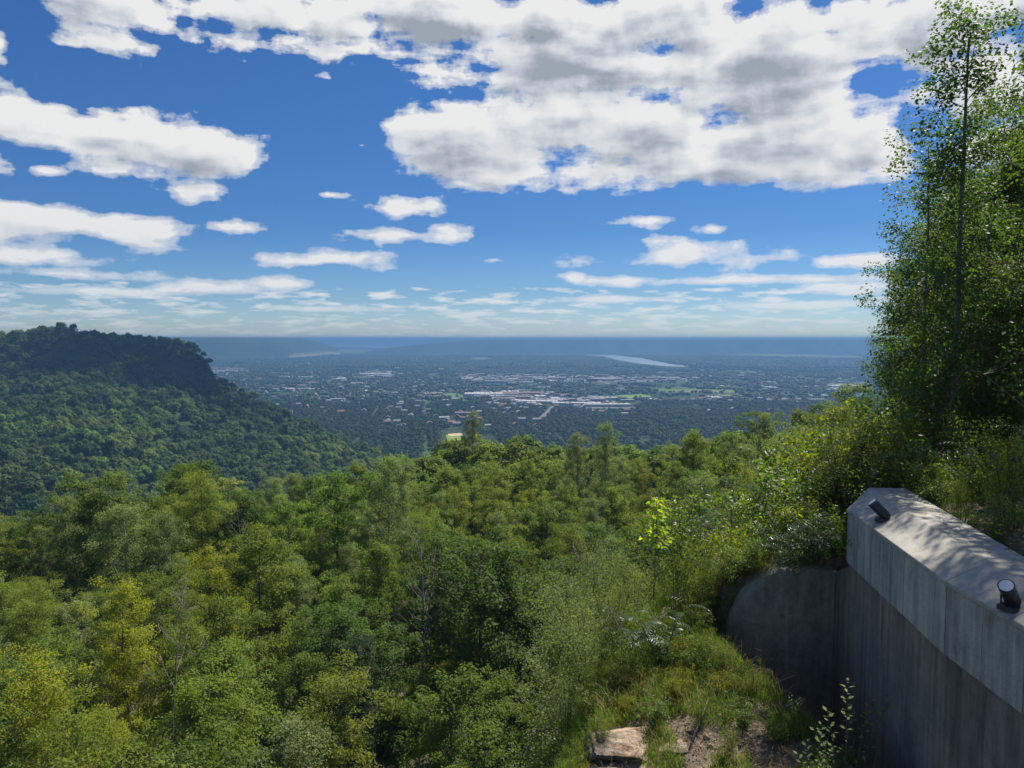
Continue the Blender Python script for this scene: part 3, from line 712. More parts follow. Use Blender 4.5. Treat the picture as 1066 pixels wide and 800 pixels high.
def build_return_wall():
    tops = [P(873.5, 597, 8.96), P(845, 594, 8.93), P(815, 594, 8.92), P(795, 602, 8.95), P(775, 620, 9.02), P(760, 642, 9.12), P(752, 660, 9.28), P(748.5, 680, 9.55)]
    n = 56; V = []; base = Vector((3.2, 9.0, H - 6))
    pts = []
    for i in range(n + 1):
        f = i / n * (len(tops) - 1); k = min(int(f), len(tops) - 2); pts.append(tops[k].lerp(tops[k + 1], f - k))
    rows = 40; Vv = []; Fc = []
    for i, p in enumerate(pts):
        q0 = pts[max(i - 1, 0)]; q1 = pts[min(i + 1, n)]; d = Vector((q1.x - q0.x, q1.y - q0.y, 0)).normalized(); nr = Vector((-d.y, d.x, 0))
        if nr.y > 0: nr = -nr
        for j in range(rows + 1):
            z = p.z + (H - 8.2 - p.z) * j / rows
            bul = .05 * (float(fbm(np.array([i * .21]), np.array([z * 1.3]), 9)[0]) - .5) + .03 * (float(fbm(np.array([i * .9]), np.array([z * 6]), 19)[0]) - .5)
            Vv.append(Vector((p.x, p.y, z)) + nr * bul + Vector((0, .05 * 0, 0)) - base)
        for j in (0,):
            pass
    m = len(Vv)
    for i, p in enumerate(pts): Vv.append(Vector((p.x, p.y + .3, p.z + .02)) - base)
    R1 = rows + 1
    for i in range(n):
        for j in range(rows): Fc.append((i * R1 + j, i * R1 + j + 1, (i + 1) * R1 + j + 1, (i + 1) * R1 + j))
        Fc.append((i * R1, (i + 1) * R1, m + i + 1, m + i))
    me = bpy.data.meshes.new('curved_wall'); me.from_pydata([tuple(v) for v in Vv], [], Fc); me.materials.append(M['wall_old']); me.update()
    me.polygons.foreach_set('use_smooth', [True] * len(Fc))
    o = link('curved_wall', me); o.location = base
    tag(o, 'rough curved concrete wall under the overhanging sumac, meeting the panelled wall', 'wall')
build_return_wall()
# dark crack and moss line along the joint
mb = MB(); crk = [P(873.2, 600, 8.90), P(872.5, 640, 8.90), P(875, 680, 8.885), P(874, 715, 8.88), P(868, 745, 8.87), P(862, 775, 8.86)]
c0 = Vector(crk[-1]); 
mb.tube([c - c0 for c in crk], [.010, .013, .016, .018, .02, .016], 5)
M['crack'] = simple_mat('dark_joint', G(.02, .025, .018), .95, .1, 20, .4)
o = mb.build('joint_filler', M['crack']); o.location = c0; tag(o, 'dark mossy joint strip running down between the two concrete walls', 'joint')

# ------------------------------------------------------------------ floodlights on the coping
M['black'] = simple_mat('lamp_black', G(.025, .03, .035), .42, .5, 40, .2)
M['lens'] = simple_mat('lamp_lens', G(.62, .64, .66), .25, .6, 30, .06)
M['ring'] = simple_mat('lamp_ring', G(.07, .075, .08), .35, .5)
def spotlight(loc, axis, rz, label, first=None):
    if first is None:
        t = empty('spotlight', loc, rz)
        ax = Vector(axis).normalized(); c = Vector((0, 0, .115)) 
        hb = MB(); a = c - ax * .10; b = c + ax * .15
        hb.tube([a - ax * .015, a, a + ax * .02, b - ax * .006, b], [.035, .052, .060, .060, .062], 20)
        kid(hb.build('housing', M['black'], t), t)
        ln = MB(); ln.tube([b + ax * .0005, b + ax * .004], [.0535, .053], 20); kid(ln.build('lens', M['lens'], t), t)
        rg = MB(); rg.tube([b - ax * .018, b - ax * .004], [.0655, .0655], 20, cap=False); kid(rg.build('rim', M['ring'], t), t)
        br = MB()
        s = ax.cross(Vector((0, 0, 1))).normalized()
        br.tube([c + s * .068, Vector((0, 0, .045)) + s * .068, Vector((0, 0, .04)), Vector((0, 0, .045)) - s * .068, c - s * .068], .009, 6)
        kid(br.build('bracket', M['black'], t), t)
        bs = MB(); bs.box((.0, 0, .018), (.13, .15, .045), rz=.5); bs.tube([(0, 0, .03), (0, 0, .06)], .022, 10); kid(bs.build('base', M['black'], t, bevel=.006), t)
    else:
        t = copy_tree(first); t.location = loc; t.rotation_euler = (0, 0, rz)
    t.scale = (.86, .86, .86); tag(t, label, 'spotlight', 'black floodlights on the wall coping'); return t
# chamfer height at the lamp feet
sp1 = spotlight((3.545, 5.2, H - 1.925), (-.45, -.35, .6), 0, 'nearer black spotlight with pale lens, on wall coping at right edge')
sp2 = spotlight((3.86, 7.70, H - 1.90), None, -1.0, 'farther black spotlight on far end of sloped wall coping', sp1)

# ------------------------------------------------------------------ rocks
def rock(seed, size, sx=1, sy=1, sz=.6, sub=4):
    r = np.random.default_rng(seed); import bmesh
    bm = bmesh.new(); bmesh.ops.create_icosphere(bm, subdivisions=sub, radius=1)
    P0 = np.array([v.co[:] for v in bm.verts])
    pl = unit(r.normal(0, 1, (13, 3))); off = r.uniform(.5, .86, 13)
    for n_, o_ in zip(pl, off):
        d = P0 @ n_ - o_; P0 -= np.maximum(d, 0)[:, None] * n_
    st = np.round(P0[:, 2] * 6) / 6; P0[:, :2] *= (1 + .07 * np.sin(st * 23 + seed))[:, None]
    P0 += (.09 * (fbm(P0[:, 0] * 3 + 5, P0[:, 1] * 3 + P0[:, 2] * 4, seed)[:, None] - .5) + .05 * (fbm(P0[:, 0] * 11 + P0[:, 2] * 9, P0[:, 1] * 11, seed)[:, None] - .5)) * P0
    for v, c in zip(bm.verts, P0): v.co = Vector(c * np.array([sx, sy, sz]) * size)
    me = bpy.data.meshes.new('rock'); bm.to_mesh(me); bm.free(); me.materials.append(M['rock']); return me
def rock_mat():
    m, nt, out = mat('limestone'); L = nt.links.new
    tc = N(nt, 'ShaderNodeTexCoord'); ob = tc.outputs['Object']
    mp = N(nt, 'ShaderNodeMapping'); mp.inputs['Scale'].default_value = (1.2, 1.2, 7); L(ob, mp.inputs[0])
    a = noise(nt, 2.4, 7, .65, mp.outputs[0], .5); f = noise(nt, 14, 7, .7, ob); c0 = noise(nt, 2.6, 4, .6, ob)
    c = ramp(nt, a, [(.28, G(.12, .09, .06)), (.42, G(.34, .22, .13)), (.55, G(.52, .42, .30)), (.70, G(.42, .24, .12))])
    c = mixc(nt, ramp(nt, c0, [(.48, G(0, 0, 0)), (.62, G(1, 1, 1))]), c, G(.17, .14, .11))
    c = mixc(nt, .75, c, ramp(nt, f, [(.35, G(.5, .5, .5)), (.62, G(1.15, 1.15, 1.15))]), 'MULTIPLY')
    b = N(nt, 'ShaderNodeBsdfPrincipled', inp={'Roughness': .92, 'Specular IOR Level': .2}); L(c, b.inputs['Base Color'])
    bp = N(nt, 'ShaderNodeBump', inp={'Strength': 1, 'Distance': .04}); L(math_(nt, 'ADD', f, a), bp.inputs['Height']); L(bp.outputs[0], b.inputs['Normal'])
    L(b.outputs[0], out.inputs[0]); return m
M['rock'] = rock_mat()
BIG = [(1.15, 7.36, .46, 1.3, .9, .42, 13, .03, 'large tan limestone slab capping the outcrop at the lip of the drop'),
       (.98, 7.05, .46, 1.1, .9, .50, 23, -.16, 'lower tan limestone block jutting from under the capping slab'),
       (1.28, 6.95, .32, 1.2, 1.0, .40, 17, -.02, 'broken tan limestone piece in front of the capping slab'),
       (1.0, 6.62, .40, 1.1, .9, .8, 4, -.22, 'fractured limestone block under the lip, cut by the bottom edge'),
       (1.62, 7.1, .17, 1.3, .9, .35, 5, -.02, 'flat tan slab of limestone half buried in the soil'),
       (1.50, 7.62, .12, 1.2, .8, .5, 6, -.02, 'small tan stone behind the capping slab'),
       (1.9, 6.85, .10, 1.2, .8, .5, 8, -.01, 'small limestone lump right of the half-buried slab')]
for x, y, size, sx, sy, sz, seed, up, lab in BIG:
    o = link('rock', rock(seed, size, sx, sy, sz, 5)); o.location = (x, y, gz(max(x, 1.15), y) + up - size * sz * .3); o.rotation_euler = (0.1, -.1, seed * 1.3)
    tag(o, lab, 'rock', 'limestone rocks on the ledge')
pebs = [rock(50 + i, .055, 1.2, .9, .6, 2) for i in range(4)]
r = np.random.default_rng(5); cnt = 0
while cnt < 150:
    x, y = r.uniform(1.0, 3.0), r.uniform(6.2, 7.9)
    if x > 2.4 + (8.9 - y) * .3: continue
    pr = proj((x, y, gz(x, y)))
    if pr[1] > 812 or pr[0] < 645: continue
    o = link('stone', pebs[cnt % 4]); s = r.uniform(.12, .3) if r.uniform() < .7 else r.uniform(.3, .75); o.scale = (s, s, s); o.location = (x, y, gz(x, y) + .005); o.rotation_euler = tuple(r.uniform(0, 6, 3))
    tag(o, 'small loose pale stone lying on bare soil of the ledge beside the wall', 'stone', 'loose stones on the ledge'); cnt += 1

# ------------------------------------------------------------------ grass on the ledge (uncountable)
def grass_patch(name, pts, hmin, hmax, wid, mt, lean=.35, seed=1):
    r = np.random.default_rng(seed); n = len(pts); pts = np.array(pts)
    h = r.uniform(hmin, hmax, n); az = r.uniform(0, 6.283, n); ln = r.uniform(.1, 1, n) * lean
    d = np.stack([np.cos(az), np.sin(az), np.zeros(n)], 1); sd = np.stack([-np.sin(az + r.normal(0, .6, n)), np.cos(az), np.zeros(n)], 1)
    up = np.array([0, 0, 1.0]); Vs = []
    for t, wf in ((0, 1), (.5, .8), (.82, .45)):
        c = pts + up * (h * t)[:, None] * (1 - .25 * ln[:, None] * t) + d * (h * ln * t * t * 1.3)[:, None]
        Vs += [c - sd * (wid * wf / 2), c + sd * (wid * wf / 2)]
    tip = pts + up * (h * .92)[:, None] * (1 - .35 * ln[:, None]) + d * (h * ln * 1.5)[:, None]
    Vs.append(tip); V = np.stack(Vs, 1).reshape(-1, 3); k = np.arange(n)[:, None] * 7
    q = np.concatenate([k + [0, 1, 3, 2], k + [2, 3, 5, 4]], 0); tr = k + [4, 5, 6]
    tt = np.clip(fbm(pts[:, 0] * 2.5, pts[:, 1] * 2.5, 71) * 1.6 - .5 + r.uniform(-.1, .5, n), 0, 1)
    me = np_mesh(name, V, [q, tr], np.concatenate([tt, tt, tt]), [mt]); return link(name, me)
def sample_ground(n, cond, x0, x1, y0, y1, seed):
    r = np.random.default_rng(seed); X = r.uniform(x0, x1, n); Y = r.uniform(y0, y1, n)
    m = cond(X, Y); X = X[m]; Y = Y[m]; Z = near_z(X, Y); return np.stack([X, Y, Z - .01], 1)
def mound(X, Y):
    s, _ = lip_sd(X, Y); xd = 2.5 + (8.9 - Y) * .36
    bare = (Y < 7.5 + .9 * (fbm(X * 3, Y * 3, 8) - .5)) & (fbm(X * 2.1 + 9, Y * 2.1, 31) < np.where(X < 1.9, .60, .44))
    return (s > -1.9) & (X < xd + .25) & (Y < 9.3) & ~bare
def slope_near(X, Y):
    s, _ = lip_sd(X, Y); return (s > -3.0) & (s < 4) & (Y > 9.2) & (fbm(X * .9, Y * .9, 13) > .40)
g1 = grass_patch('grass', sample_ground(90000, mound, -.6, 4.2, 6.0, 9.4, 1), .03, .15, .006, M['grass'], .6, 1)
stuff(g1, 'short green and tan grass covering the ledge in front of the curved wall', 'grass')
g2 = grass_patch('grass', sample_ground(90000, slope_near, 0.2, 9, 9.2, 19, 2), .12, .42, .009, M['grass'], .5, 2)
stuff(g2, 'long sunlit grass on the slope behind the curved wall', 'grass')
def wall_lip(X, Y):
    wy = np.interp(X, [2.3, 2.6, 2.9, 3.4, 3.95], [9.35, 9.15, 9.06, 9.0, 9.02]); return (Y > wy + .05) & (Y < wy + .5)
g3 = grass_patch('dry_grass', np.concatenate([sample_ground(6500, wall_lip, 2.3, 3.9, 8.9, 9.9, 3), sample_ground(3500, lambda X, Y: mound(X, Y) & (Y < 8.3), .8, 4, 6, 8.3, 4)]), .08, .34, .005, M['dry'], .9, 3)
stuff(g3, 'tan dry grass fringe along the top of the curved wall', 'grass')

# ------------------------------------------------------------------ near plants
def frond(r, L, nleaf, lw, base, dirv, droop):
    """sumac frond: rachis polyline and paired leaflets"""
    pts = []; d = Vector(dirv).normalized(); p = Vector(base)
    for i in range(nleaf + 2):
        pts.append(p.copy()); d = (d + Vector((0, 0, -droop / nleaf))).normalized(); p = p + d * (L / (nleaf + 1))
    Ps, Ds, Ns, Sz = [], [], [], []
    for i in range(1, nleaf + 2):
        t = (pts[i] - pts[i - 1]).normalized(); s = t.cross(Vector((0, 0, 1))).normalized(); nrm = s.cross(t).normalized()
        sz = lw * (0.6 + .4 * math.sin(math.pi * min(1, i / (nleaf + 1) + .15)))
        for k in (-1, 1):
            dd = (s * k + t * .45 + Vector((0, 0, -.28))).normalized()
            Ps.append(pts[i] + dd * sz * .5); Ds.append(dd); Ns.append(nrm + Vector(r.normal(0, .18, 3))); Sz.append(sz)
    return pts, Ps, Ds, Ns, Sz
def sumac_parts(seed, nstem, nfr, L, hs, lw=.085, nleaf=9, spread=.5, droop=1.2):
    r = np.random.default_rng(seed); mb = MB(); Ps, Ds, Ns, Sz, Tn = [], [], [], [], []
    for s in range(nstem):
        a = r.uniform(0, 6.28); b = Vector((r.normal(0, .08), r.normal(0, .08), 0)); top = b + Vector((math.cos(a) * spread * hs, math.sin(a) * spread * hs, hs * r.uniform(.7, 1.1)))
        mid = b.lerp(top, .5) + Vector((0, 0, .05)); mb.tube([b, mid, top], [.014, .011, .007], 5)
        for k in range(nfr):
            f = .45 + .55 * (k + .5) / nfr; az = k * 2.4 + r.uniform(0, .6); base = b.lerp(top, f)
            pts, p_, d_, n_, s_ = frond(r, L * r.uniform(.75, 1.1), nleaf, lw, base, (math.cos(az), math.sin(az), .65 - .3 * (1 - f)), droop)
            mb.tube(pts, [.004] * (len(pts) - 1) + [.0015], 3, cap=False); tn = r.uniform(.1, .9)
            Ps += p_; Ds += d_; Ns += n_; Sz += s_; Tn += [tn] * len(p_)
    A = lambda q: np.array([list(v) for v in q])
    V, F_, tt = leaf_faces(A(Ps), A(Ds), A(Ns), np.array(Sz), np.clip(np.array(Tn) + r.uniform(-.15, .15, len(Tn)), 0, 1), .24, .05)
    return mb, V, F_, tt
def plant_proto(kind, parts, leafmat, stem='stem', leafn='foliage', bark=None, H_=1, R_2=.6):
    mb, V, F_, tt = parts; p = Proto(); p.kind = kind
    p.trunk = mb.mesh(stem, [bark or M['bark']], True); p.crown = np_mesh(leafn, V, [F_], tt, [leafmat]); p.first = None; p.H = H_; p.R = R_2; p.names = (stem, leafn); return p
def place_plant(p, loc, rz, s, tilt=(0, 0)):
    if p.first is None:
        t = empty(p.kind, loc, rz); kid(link(p.names[0], p.trunk, t), t); kid(link(p.names[1], p.crown, t), t); p.first = t
    else: t = copy_tree(p.first); t.location = loc
    t.rotation_euler = (tilt[0], tilt[1], rz); t.scale = (s, s, s); return t
def shrub_parts(seed, nst, hgt, spread, per, leaf, clump, fold=.06, aspect=.55, nodes=7):
    r = np.random.default_rng(seed); mb = MB(); C = []
    for s in range(nst):
        a = r.uniform(0, 6.28); sp = spread * r.uniform(.1, 1); h = hgt * r.uniform(.55, 1.05)
        b = Vector((math.cos(a) * .08, math.sin(a) * .08, 0)); top = Vector((math.cos(a) * sp, math.sin(a) * sp, h)); mid = b.lerp(top, .5) + Vector((-math.cos(a) * sp * .15, -math.sin(a) * sp * .15, .06 * h))
        mb.tube([b, mid, top], [.006 * hgt, .004 * hgt, .002], 4, cap=False)
        for k in range(nodes):
            u = (k + 1.6) / (nodes + .6); q = b.lerp(mid, u * 2) if u < .5 else mid.lerp(top, u * 2 - 1)
            c = q + Vector(r.normal(0, clump * .9, 3)); mb.tube([q, c], [.004, .002], 3, cap=False); C.append(list(c))
    C = np.array(C); idx = np.repeat(np.arange(len(C)), per); n = len(idx)
    g = unit(r.normal(0, 1, (n, 3))) * r.uniform(.1, 1, (n, 1)) ** .5
    Pp = C[idx] + g * clump; Nn = unit(r.normal(0, .55, (n, 3)) + [0, 0, .8] + g * .4); D = unit(np.cross(Nn, r.normal(0, 1, (n, 3))) + [0, 0, -.25])
    ct = r.uniform(0, .6, len(C)); tt = np.clip(ct[idx] + r.uniform(0, .45, n), 0, 1)
    V, F_, tt = leaf_faces(Pp, D, Nn, leaf * r.uniform(.65, 1.25, n), tt, aspect, fold); return mb, V, F_, tt

SH = {'leafy': [plant_proto('leafy_shrub', shrub_parts(100 + i, 11, 1.1, .75, 26, .062, .14), M['leaf_near'], H_=1.1) for i in range(3)],
      'fine': [plant_proto('fine_shrub', shrub_parts(110 + i, 14, 1.3, .7, 34, .036, .13, aspect=.4), M['leaf_olive'], H_=1.3) for i in range(3)],
      'yellowish': [plant_proto('yellow_green_shrub', shrub_parts(120 + i, 10, .9, .6, 26, .055, .13), M['leaf_yellow'], H_=.9) for i in range(2)],
      'sumac': [plant_proto('sumac', sumac_parts(130 + i, 4, 7, .5, .95), M['leaf_sumac'], H_=1.1) for i in range(2)],
      'broad': [plant_proto('broad_leaved_shrub', shrub_parts(140 + i, 9, 1.2, .7, 17, .092, .16, aspect=.62, nodes=6), M['leaf_near'], H_=1.2) for i in range(2)],
      'airy': [plant_proto('airy_shrub', shrub_parts(150 + i, 16, 1.9, .9, 46, .045, .19, aspect=.42, nodes=10), M['leaf_grey'], H_=1.9) for i in range(2)]}
SHL = {'leafy': ('mid-green leafy', 'shrub'), 'fine': ('olive fine-leaved', 'shrub'), 'yellowish': ('yellow-green', 'shrub'), 'sumac': ('glossy sumac', 'bush'), 'broad': ('broad-leaved green', 'shrub'), 'airy': ('tall airy grey-green', 'shrub')}
NEARL = ['yellow sapling', 'concrete wall', 'rock ledge', 'leaning dead snag']
def put_shrub(k, x, y, s, rz=None, z=None, tilt=(0, 0), label=None):
    p = random.choice(SH[k]); z = gz(x, y) - .04 if z is None else z
    t = place_plant(p, (x, y, z), random.uniform(0, 6.28) if rz is None else rz, s, tilt)
    pr = proj((x, y, z + p.H * s * .6)); adj, noun = SHL[k]
    if label: tag(t, label, 'shrub', 'shrubs on the near hillside')
    else: reg(t, adj, noun, 'shrub', 'shrubs on the near hillside', pr[0], pr[1], NEARL)
    return t
# measured ones
put_shrub('sumac', 3.55, 8.98, .72, -.35, z=H - 2.66, tilt=(.95, 0), label='sumac with pinnate leaves hanging over the top of the curved wall')
put_shrub('sumac', 3.35, 9.02, .6, .35, z=H - 2.7, tilt=(1.0, -.1), label='smaller sumac beside the one hanging over the curved wall')
put_shrub('sumac', 1.75, 8.45, .72, .4, label='low sumac clump on the grassy ledge, left of the curved wall')
put_shrub('sumac', 1.45, 8.75, .62, 2.4, label='second low sumac clump at the left brink of the grassy ledge')
put_shrub('sumac', 3.7, 12.3, 1.0, .4, tilt=(-.1, -.35), label='sumac leaning out with shiny leaves, between yellow sapling and spotlight')
put_shrub('sumac', 4.4, 13.2, .85, 2.4, label='sumac standing behind the leaning sumac, left of the wall end')
put_shrub('yellowish', 3.7, 9.7, .9, label='bright yellow-green shrub against the far end of the panelled wall')
put_shrub('yellowish', 3.2, 10.2, .8, label='yellow-green shrub just behind the top of the curved wall')
put_shrub('leafy', 4.1, 10.0, .9); put_shrub('broad', 4.5, 10.2, .9); put_shrub('broad', 5.2, 10.0, 1.0); put_shrub('leafy', 5.0, 9.5, .7)
put_shrub('sumac', 5.9, 8.6, .9); put_shrub('sumac', 5.4, 9.6, 1.0); put_shrub('fine', 5.5, 8.2, .8); put_shrub('fine', 5.0, 7.4, .75); put_shrub('fine', 4.95, 6.5, .65); put_shrub('leafy', 5.6, 7.2, .9)
put_shrub('sumac', 6.2, 7.6, 1.0); put_shrub('leafy', 5.3, 8.8, .8); put_shrub('fine', 5.2, 5.8, .7)
for i in range(40):
    yy = random.uniform(6.4 if i > 25 else 7.7, 9.1); xx = random.uniform(.2, 1.1) if i > 25 else random.uniform(1.15, 2.3 + (8.9 - yy) * .3)
    put_shrub(random.choice(['leafy', 'fine', 'yellowish', 'fine']), xx, yy, random.uniform(.16, .34))
for xx, yy, kk, ss in [(1.5, 7.5, 'leafy', .3), (1.9, 7.3, 'fine', .28), (2.3, 7.2, 'leafy', .3), (2.1, 6.9, 'fine', .25), (1.75, 7.75, 'yellowish', .3), (2.5, 7.6, 'fine', .3), (2.6, 7.0, 'leafy', .32), (3.45, 9.12, 'leafy', .5), (3.8, 9.15, 'leafy', .45), (3.1, 9.15, 'fine', .4), (2.75, 9.25, 'leafy', .4), (2.45, 9.35, 'leafy', .4), (2.35, 9.1, 'fine', .32), (2.5, 9.5, 'yellowish', .5), (2.3, 8.85, 'leafy', .25), (2.6, 9.45, 'fine', .5), (2.95, 9.4, 'leafy', .42), (3.3, 9.4, 'leafy', .5), (3.65, 9.35, 'leafy', .5), (3.0, 9.8, 'yellowish', .6), (2.4, 9.6, 'leafy', .4), (4.55, 9.1, 'leafy', .6),
                       (4.95, 8.7, 'leafy', .6), (4.75, 8.2, 'leafy', .45), (4.62, 7.6, 'fine', .42), (4.6, 7.0, 'leafy', .4), (4.62, 6.3, 'fine', .45), (4.6, 5.6, 'leafy', .4), (5.0, 10.8, 'yellowish', 1.3), (5.6, 11.6, 'yellowish', 1.5), (6.5, 13.0, 'yellowish', 1.6), (3.98, 9.2, 'leafy', .55), (4.05, 9.35, 'yellowish', .6), (3.75, 10.6, 'leafy', 1.0), (4.4, 11.2, 'broad', 1.0),
                       (5.2, 12, 'leafy', 1.2), (6.0, 12.8, 'broad', 1.2), (7.2, 14.5, 'leafy', 1.1), (8.2, 16, 'broad', 1.2), (9.6, 18.2, 'leafy', 1.3), (6.2, 10.4, 'broad', 1.2), (7.0, 11.6, 'leafy', 1.4), (7.9, 13.2, 'leafy', 1.5)]:
    put_shrub(kk, xx, yy, ss)
# filling the slope
r = np.random.default_rng(23); pts = []
tries = 0
while len(pts) < 132 and tries < 20000:
    tries += 1
    y = r.uniform(9.3, 27); x = r.uniform(-3, 17)
    s, lz = lip_sd(np.array([x]), np.array([y])); s = s[0]
    if s < (-4.5 if y < 13 else -1.5) or s > 7.5: continue
    pr = proj((x, y, gz(x, y) + .5))
    if pr is None or pr[0] > 1120 or pr[0] < 560 or pr[1] > 830: continue
    if x < 4.2 and y < 9.5 and x > 2.3: continue
    mind = .55 + .03 * y
    if any((x - a) ** 2 + (y - b) ** 2 < mind ** 2 for a, b in pts): continue
    pts.append((x, y))
    ks = ['leafy', 'fine', 'yellowish', 'sumac', 'broad', 'airy']
    w = [.30, .32, .12, .06, .12, .08] if s > -1 else [.36, .42, .10, .03, .04, .05]
    k = r.choice(ks, p=w); put_shrub(k, x, y, r.uniform(.7, 1.2) * (1 if y < 14 or s > 2 else .8))
# tall airy shrubs left of the sapling
for px, py, d, s in [(615, 650, 9.6, .75), (640, 690, 9.0, .6), (650, 640, 10.5, .8), (590, 700, 10.2, .8), (630, 720, 8.4, .55), (600, 640, 12, .9), (625, 600, 13.5, .9), (660, 600, 13, .8), (690, 620, 11.5, .6), (700, 650, 10.6, .5), (575, 660, 12.5, .8)]:
    p = P(px, py, d); k = 'airy' if s > .7 else 'fine'
    put_shrub(k, p.x, p.y, s, z=p.z - (1.9 if k == 'airy' else 1.3) * s * .75)

# yellow sapling
mb = MB(); rr = np.random.default_rng(9); top = Vector((.06, 0, 1.9)); mb.tube([(0, 0, 0), (.03, .02, 1.0), top], [.016, .012, .004], 6)
Ps, Ds, Ns, Sz = [], [], [], []
for i in range(34):
    u = .52 + .48 * i / 34; a = i * 2.4; b = Vector((.05 * u, 0, 1.9 * u)); d = Vector((math.cos(a), math.sin(a), .35)).normalized(); L = .30 * (1.15 - u) + .09
    mb.tube([b, b + d * L], [.004, .0015], 3, cap=False)
    for k in range(4):
        q = b + d * L * (.55 + .17 * k) + Vector(rr.normal(0, .025, 3)); Ps.append(list(q)); Ds.append([d.x + rr.normal(0, .5), d.y + rr.normal(0, .5), -.6]); Ns.append([rr.normal(0, .5), rr.normal(0, .5), 1]); Sz.append(.115 * rr.uniform(.7, 1.2))
V, F_, tt = leaf_faces(np.array(Ps), np.array(Ds), np.array(Ns), np.array(Sz), rr.uniform(0, 1, len(Ps)), .62, .07)
sap = plant_proto('sapling', (mb, V, F_, tt), M['leaf_bright']); p = P(680, 650, 10.2)
t = place_plant(sap, (p.x, p.y, p.z + .35), 0, .74); tag(t, 'slender young sapling with bright yellow leaves, left of the wall', 'sapling')
# oval leaved plants in front of the wall at the bottom
mb = MB(); Ps, Ds, Ns, Sz = [], [], [], []
for (dx, dy, h, n) in [(0, 0, 1.05, 13), (.16, -.05, .85, 10), (-.14, .03, .7, 9), (.34, .05, .78, 9), (-.26, -.06, .52, 7), (.08, .14, .6, 8)]:
    topv = Vector((dx * 1.6, dy, h)); mb.tube([(dx * .3, dy * .3, -.5), (dx, dy, h * .5), topv], [.007, .005, .002], 5, cap=False)
    for i in range(n):
        u = .22 + .8 * i / n; b = Vector((dx, dy, h * .5)).lerp(topv, max(0, u * 2 - 1)) if u > .5 else Vector((dx * .3, dy * .3, -.5)).lerp(Vector((dx, dy, h * .5)), u * 2)
        for s in (-1, 1):
            a = i * 1.4 + (0 if s > 0 else 3.14); d = Vector((math.cos(a), math.sin(a), .35)); Ps.append(list(b + d * .045)); Ds.append(list(d)); Ns.append([rr.normal(0, .25) - d.x * .3, rr.normal(0, .25) - d.y * .3, 1]); Sz.append(.072 * rr.uniform(.75, 1.2))
V, F_, tt = leaf_faces(np.array(Ps), np.array(Ds), np.array(Ns), np.array(Sz), rr.uniform(0, 1, len(Ps)), .6, .05)
M['leaf_oval'] = leaf_mat('leaf_oval', G(.13, .20, .06), G(.22, .30, .10), trans=.3)
ov = plant_proto('honeysuckle', (mb, V, F_, tt), M['leaf_oval'])
for px, py, d, s, lab in [(880, 800, 6.4, .78, 'thin-stemmed plant with pale oval leaves in front of the wall, bottom right'), (853, 825, 6.5, .62, 'shorter oval-leaved plant left of the pale oval-leaved one, at the bottom edge'),
                          (822, 760, 7.9, .4, 'dim little oval-leaved plant in the shaded gully under the curved wall')]:
    p = P(px, py, d); t = place_plant(ov, p, px * .1, s); tag(t, lab, 'plant', 'oval-leaved plants by the wall foot')
# fallen twig on ledge
mb = MB(); a = Vector((2.05, 7.6, gz(2.05, 7.6) + .05)); b = Vector((1.75, 7.05, gz(1.75, 7.05) + .04)); mb.tube([(0, 0, 0), (b - a) * .5 + Vector((.02, 0, .03)), b - a], [.006, .010, .012], 5)
o = mb.build('fallen_twig', M['bark_dead'], smooth=True); o.location = a; tag(o, 'pale bare twig lying on the stony ledge', 'twig')

# ------------------------------------------------------------------ trees at right
asp = tree_proto('aspen', 5, M['leaf_aspen'], M['bark_aspen'], Ht=8.6, base=.20, R=.95, nprim=46, nsec=6, per=64, leaf=.062, clump=.25, lt=.4, wob=.10, prof=lambda t: (1 - t) ** .6 * .85 + .22, tr=.062, rise=1.2, aspect=.85, flat=1.1, fold=.04, sparse=.18, sides=6)
asp2 = tree_proto('aspen', 8, M['leaf_aspen'], M['bark_aspen'], Ht=6.2, base=.25, R=.55, nprim=26, nsec=5, per=56, leaf=.055, clump=.22, lt=.4, wob=.12, prof=lambda t: (1 - t) ** .6 + .2, tr=.02, rise=1.4, aspect=.85, flat=1.1, fold=.04, sparse=.2)
M['leaf_young'] = leaf_mat('leaf_young_tree', G(.045, .082, .020), G(.108, .155, .036), trans=.38)
yt = [tree_proto('young_broadleaf_tree', 60 + i, [M['leaf_young'], M['leaf_aspen'], M['leaf_young']][i], M['bark'], Ht=6.5, base=.10, R=2.1, nprim=34, nsec=7, per=210, leaf=.064, clump=.38, lt=.5, prof=tall_profile, tr=.08, rise=.9, aspect=.66, flat=.75, fold=.05) for i in range(3)]
def near_tree(p, px, py, d, s, rz, lab, sz=1.0):
    q = P(px, py, d); t = place_tree(p, (q.x, q.y, min(q.z, gz(q.x, q.y)) if q.x > 3 else q.z), rz, s, sz); tag(t, lab, 'tree', 'trees at the right of the wall'); return t
near_tree(asp, 990, 500, 11.0, .82, .8, 'tall slender aspen with visible pale trunk, rising highest beside the wall')
near_tree(asp2, 955, 480, 12.5, .95, 2.0, 'short thin aspen sapling leaning left of the tall aspen')
near_tree(asp, 1122, 520, 9.5, 1.0, 2.9, 'aspen cut by the right frame edge near the top')
